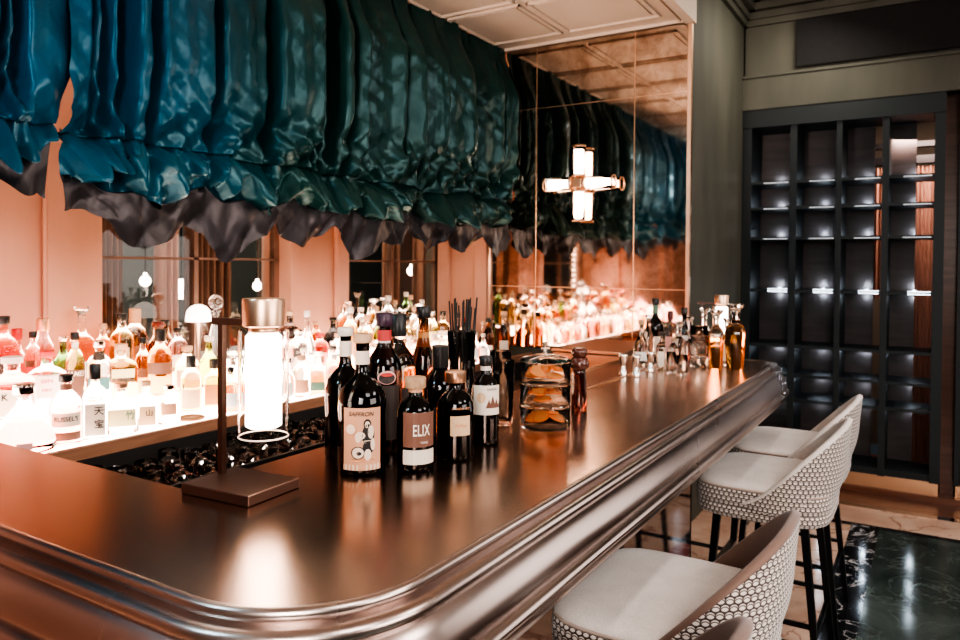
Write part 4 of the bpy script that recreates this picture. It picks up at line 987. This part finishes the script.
# ------------------------------------------------------------------ bar stools
def uvbm(bm): return bm.loops.layers.uv.verify()
def stool(x, y, rz, label, M_velvet=M_velvet):
    t = thing('bar_stool', label, 'stool', (x, y, 0), rz, 'upholstered bar stools along the counter')
    W = .25; D = .235
    def ring(s, n=40):
        out = []
        for i in range(n):
            a = 2 * PI * i / n; c, sn = cos(a), sin(a); k = (abs(c) ** 4.5 + abs(sn) ** 4.5) ** (-1 / 4.5)
            out.append((W * s * c * k, D * s * sn * k))
        return out
    # patterned seat side
    def band(zs, nm):
        bm = BM(); uvl = uvbm(bm); rings = [[bm.verts.new((px_, py_, z)) for px_, py_ in ring(s)] for s, z in zs]
        n = len(rings[0]); arc = [0]
        base = ring(1)
        for i in range(n): arc.append(arc[-1] + math.dist(base[i], base[(i + 1) % n]))
        for a, b, za, zb_ in zip(rings, rings[1:], zs, zs[1:]):
            for i in range(n):
                f = bm.faces.new((a[i], a[(i + 1) % n], b[(i + 1) % n], b[i]))
                for lp, uvv in zip(f.loops, ((arc[i], za[1]), (arc[i + 1], za[1]), (arc[i + 1], zb_[1]), (arc[i], zb_[1]))): lp[uvl].uv = uvv
        bm.faces.new(rings[0][::-1])
        return mk(nm, bm, M_weave, t, smooth=True)
    band([(.93, .632), (.985, .64), (1.0, .652), (.995, .672), (.975, .678)], 'seat_base')
    band([(.975, .678), (1.005, .684), (1.01, .70), (1.0, .728), (.985, .742)], 'seat_side')
    bm = BM(); pr_ = [(.985, .742), (.992, .748), (.975, .757), (.93, .764), (.8, .770), (.55, .775), (.25, .777)]
    rings = [[bm.verts.new((a, b, z)) for a, b in ring(s)] for s, z in pr_]
    for a, b in zip(rings, rings[1:]):
        for i in range(len(a)): bm.faces.new((a[i], a[(i + 1) % len(a)], b[(i + 1) % len(a)], b[i]))
    bm.faces.new(rings[-1]); mk('seat', bm, M_linen, t, smooth=True)
    bm = BM(); tube(bm, [(a, b, .744) for a, b in (ring(.995) + [ring(.995)[0]])], .0035, 6); mk('piping', bm, mat('piping_taupe', col=(.42, .33, .28), rough=.8), t, smooth=True)
    # wrap-round back shell
    NP, NZ = 64, 14; PM = R(104)
    def edge(ph):                      # top height of the shell along the wrap
        u = abs(ph) / PM; return .69 + .285 * (.5 + .5 * cos(PI * min(1, u) ** 1.35))
    def bott(ph):
        u = abs(ph) / PM; return .655 + .035 * u ** 2 if True else 0
    def spt(ph, v, inner):
        z = bott(ph) + (edge(ph) - bott(ph)) * v
        lean = .022 * max(0, (z - .72) / .28) ** 1.2
        rx = .277 + lean * .35 - (.022 if inner else 0); ry = .262 + lean - (.022 if inner else 0)
        tuck = .05 * (1 - min(1, v / .55)) ** 2 * (.5 + .5 * cos(PI * min(1, abs(ph) / PM))); rx -= tuck * .5 + .030 * (abs(ph) / PM) ** 5; ry -= tuck
        c, s = cos(ph), sin(ph); k = (abs(c) ** 2.6 + abs(s) ** 2.6) ** (-1 / 2.6)
        return (rx * s * k, -ry * c * k, z)
    def shell(nm, inner, m):
        bm = BM(); uvl = uvbm(bm); g = []
        for i in range(NP + 1):
            ph = -PM + 2 * PM * i / NP; g.append([(bm.verts.new(spt(ph, j / NZ, inner)), (ph * .275, spt(ph, j / NZ, inner)[2])) for j in range(NZ + 1)])
        for i in range(NP):
            for j in range(NZ):
                q = (g[i][j], g[i + 1][j], g[i + 1][j + 1], g[i][j + 1]);
                if inner: q = q[::-1]
                f = bm.faces.new([p[0] for p in q])
                for lp, p in zip(f.loops, q): lp[uvl].uv = p[1]
        return mk(nm, bm, m, t, smooth=True)
    shell('back_shell', False, M_weave); shell('back_lining', True, M_velvet)
    bm = BM(); g = []                                   # soft rolled top edge
    for i in range(NP + 1):
        ph = -PM + 2 * PM * i / NP; o_ = Vector(spt(ph, 1, False)); i_ = Vector(spt(ph, 1, True)); m_ = (o_ + i_) / 2; g.append([bm.verts.new(p) for p in (o_, o_ + Vector((0, 0, .007)), m_ + Vector((0, 0, .012)), i_ + Vector((0, 0, .007)), i_)])
    for a, b in zip(g, g[1:]):
        for j in range(4): bm.faces.new((a[j], b[j], b[j + 1], a[j + 1]))
    mk('rolled_edge', bm, M_velvet, t, smooth=True)
    bm = BM(); g = []                                   # underside and ends
    for i in range(NP + 1):
        ph = -PM + 2 * PM * i / NP; g.append((bm.verts.new(spt(ph, 0, False)), bm.verts.new(spt(ph, 0, True))))
    for a, b in zip(g, g[1:]): bm.faces.new((a[0], a[1], b[1], b[0]))
    for ph in (-PM, PM):
        bm.faces.new([bm.verts.new(spt(ph, v, s)) for v, s in ((0, False), (1, False), (1, True), (0, True))])
    mk('shell_underside', bm, M_velvet, t)
    # legs
    L = {}
    for sx in (-1, 1):
        for sy in (-1, 1):
            top_ = (sx * .165, sy * .15, .635); ft = (sx * .205, sy * .195 + (-.02 if sy < 0 else 0), 0)
            bm = BM(); bar(bm, top_, ft, .026, n=4, taper=.75); mk('leg', bm, M_black, t)
            L[sx, sy] = (Vector(top_), Vector(ft))
    def on(k, z): a, b = L[k]; return a + (b - a) * ((a.z - z) / (a.z - b.z))
    for (p, q_, z, m, nm, w, hh) in (((-1, 1), (1, 1), .40, mat('brushed_footrest', col=(.62, .54, .48), rough=.3, metal=1), 'footrest', .028, .018), ((-1, -1), (1, -1), .24, M_black, 'stretcher', .014, .014),
                                 ((-1, -1), (-1, 1), .28, M_black, 'stretcher', .014, .014), ((1, -1), (1, 1), .28, M_black, 'stretcher', .014, .014)):
        bm = BM(); bar(bm, on(p, z), on(q_, z), w, hh); mk(nm, bm, m, t)
    return t
stool(1.135, .515, R(-3), 'nearest bar stool, only its brown velvet back edge in view')
stool(1.74, .53, 0, 'second bar stool with pale linen seat, large at the picture bottom')
stool(2.99, .53, 0, 'third bar stool with patterned back, in front of the cabinet', M_linen)
stool(3.58, .54, 0, 'farthest bar stool, partly hidden behind the third one', M_linen)

# ------------------------------------------------------------------ lights
def area(x, y, z, e, col, size, tgt, name='ceiling_or_fill_light', sy=None, spread=None):
    L = bpy.data.lights.new(name, 'AREA'); L.energy = e; L.color = col; L.size = size
    if sy: L.shape = 'RECTANGLE'; L.size_y = sy
    if spread: L.spread = spread
    o = bpy.data.objects.new(name, L); C.objects.link(o); o.location = (x, y, z)
    o.rotation_euler = (Vector(tgt) - Vector((x, y, z))).to_track_quat('-Z', 'Y').to_euler(); return o
def spot(x, y, z, e, col, tgt, ang=60, blend=.9, r=.12):
    L = bpy.data.lights.new('spot_or_fill_light', 'SPOT'); L.energy = e; L.color = col; L.spot_size = R(ang); L.spot_blend = blend; L.shadow_soft_size = r
    o = bpy.data.objects.new('spot_or_fill_light', L); C.objects.link(o); o.location = (x, y, z)
    o.rotation_euler = (Vector(tgt) - Vector((x, y, z))).to_track_quat('-Z', 'Y').to_euler(); return o
area(-1.6, -.9, 2.0, 16, (1, .9, .84), 1.2, (2.0, .3, .5), spread=R(70))  # fill added behind the camera for the stool sides facing it
warm = (1, .78, .66); neut = (1, .93, .9)
area(.3, -1.8, 3.3, 35, neut, 1.2, (1.8, .5, .8))
area(2.6, -2.2, 3.3, 30, neut, 1.0, (2.8, .5, .8))
spot(1.7, .2, 3.4, 60, neut, (1.75, .45, .76), 40)
spot(3.1, .1, 3.4, 50, neut, (3.2, .45, .76), 40)
spot(4.4, -.3, 3.4, 50, neut, (4.6, 0, 0), 60)
area(-.5, 1.55, 2.5, 12, (.5, .82, 1.0), .35, (1.6, 2.4, 2.2))  # added cool light, out of view, grazing the blind folds from the left
spot(.4, 1.0, 3.3, 26, (.9, .95, .9), (3.7, 2.45, 2.2), 40, .8, .06)  # cool spot added to lift the long blind
for x in (.3, 1.6, 2.9, 4.0):      # warm fill added above the bottle shelf, unseen behind the blinds
    area(x, 2.75, 2.75, 3.2, (1, .58, .42), .25, (x, 2.85, 1.0))
area(3.2, 3.25, 2.6, 60, (1, .75, .6), 2.6, (3.2, 4.2, .8), sy=.2)  # fill added just outside the panes to brighten the drapes there
area(2.2, 4.9, 2.5, 20, (.8, .95, .95), 1.0, (2.6, 5.2, 1.2))  # unseen cool fill added for the wall past the windows
area(5.45, -2.3, 1.6, 24, (1, .90, .85), 2.0, (0, -1.0, 1.2), sy=2.2)  # unseen light panel added to put a sheen on the bar moulding
area(XC + .5, .1, 2.5, 18, (1, .72, .6), .4, (XC + 1.0, .2, 1.2))  # warm fill added for the drapes behind the cabinet
spot(.3, 1.3, 1.9, 260, warm, (3.6, 1.75, 2.99), 46, .8, .1)  # uplight added out of view to brighten the lowered ceiling
area(1.6, -3.3, 1.9, 60, (1, .88, .82), 2.4, (1.8, .6, 1.0), sy=1.2)  # large low fill added near the right wall for the bar front
area(5.1, .6, 3.2, 7, (1, .95, .8), .4, (5.3, 1.3, 1.6))  # light added for the green side wall
area(1.9, 1.5, 2.0, 12, (1, .78, .64), 2.0, (1.9, 2.3, .95), sy=.3)  # added warm fill facing the shelf, brings up the bottle labels
w = bpy.data.worlds.new('world'); bpy.context.scene.world = w; w.use_nodes = True
w.node_tree.nodes['Background'].inputs[0].default_value = (.10, .12, .14, 1); w.node_tree.nodes['Background'].inputs[1].default_value = .2
sc = bpy.context.scene
sc.view_settings.view_transform = 'AgX'; sc.view_settings.look = 'AgX - High Contrast'; sc.view_settings.exposure = .35
sc.cycles.max_bounces = 14; sc.cycles.transmission_bounces = 12; sc.cycles.transparent_max_bounces = 8; sc.cycles.caustics_reflective = False
sc.cycles.sample_clamp_indirect = 6.0
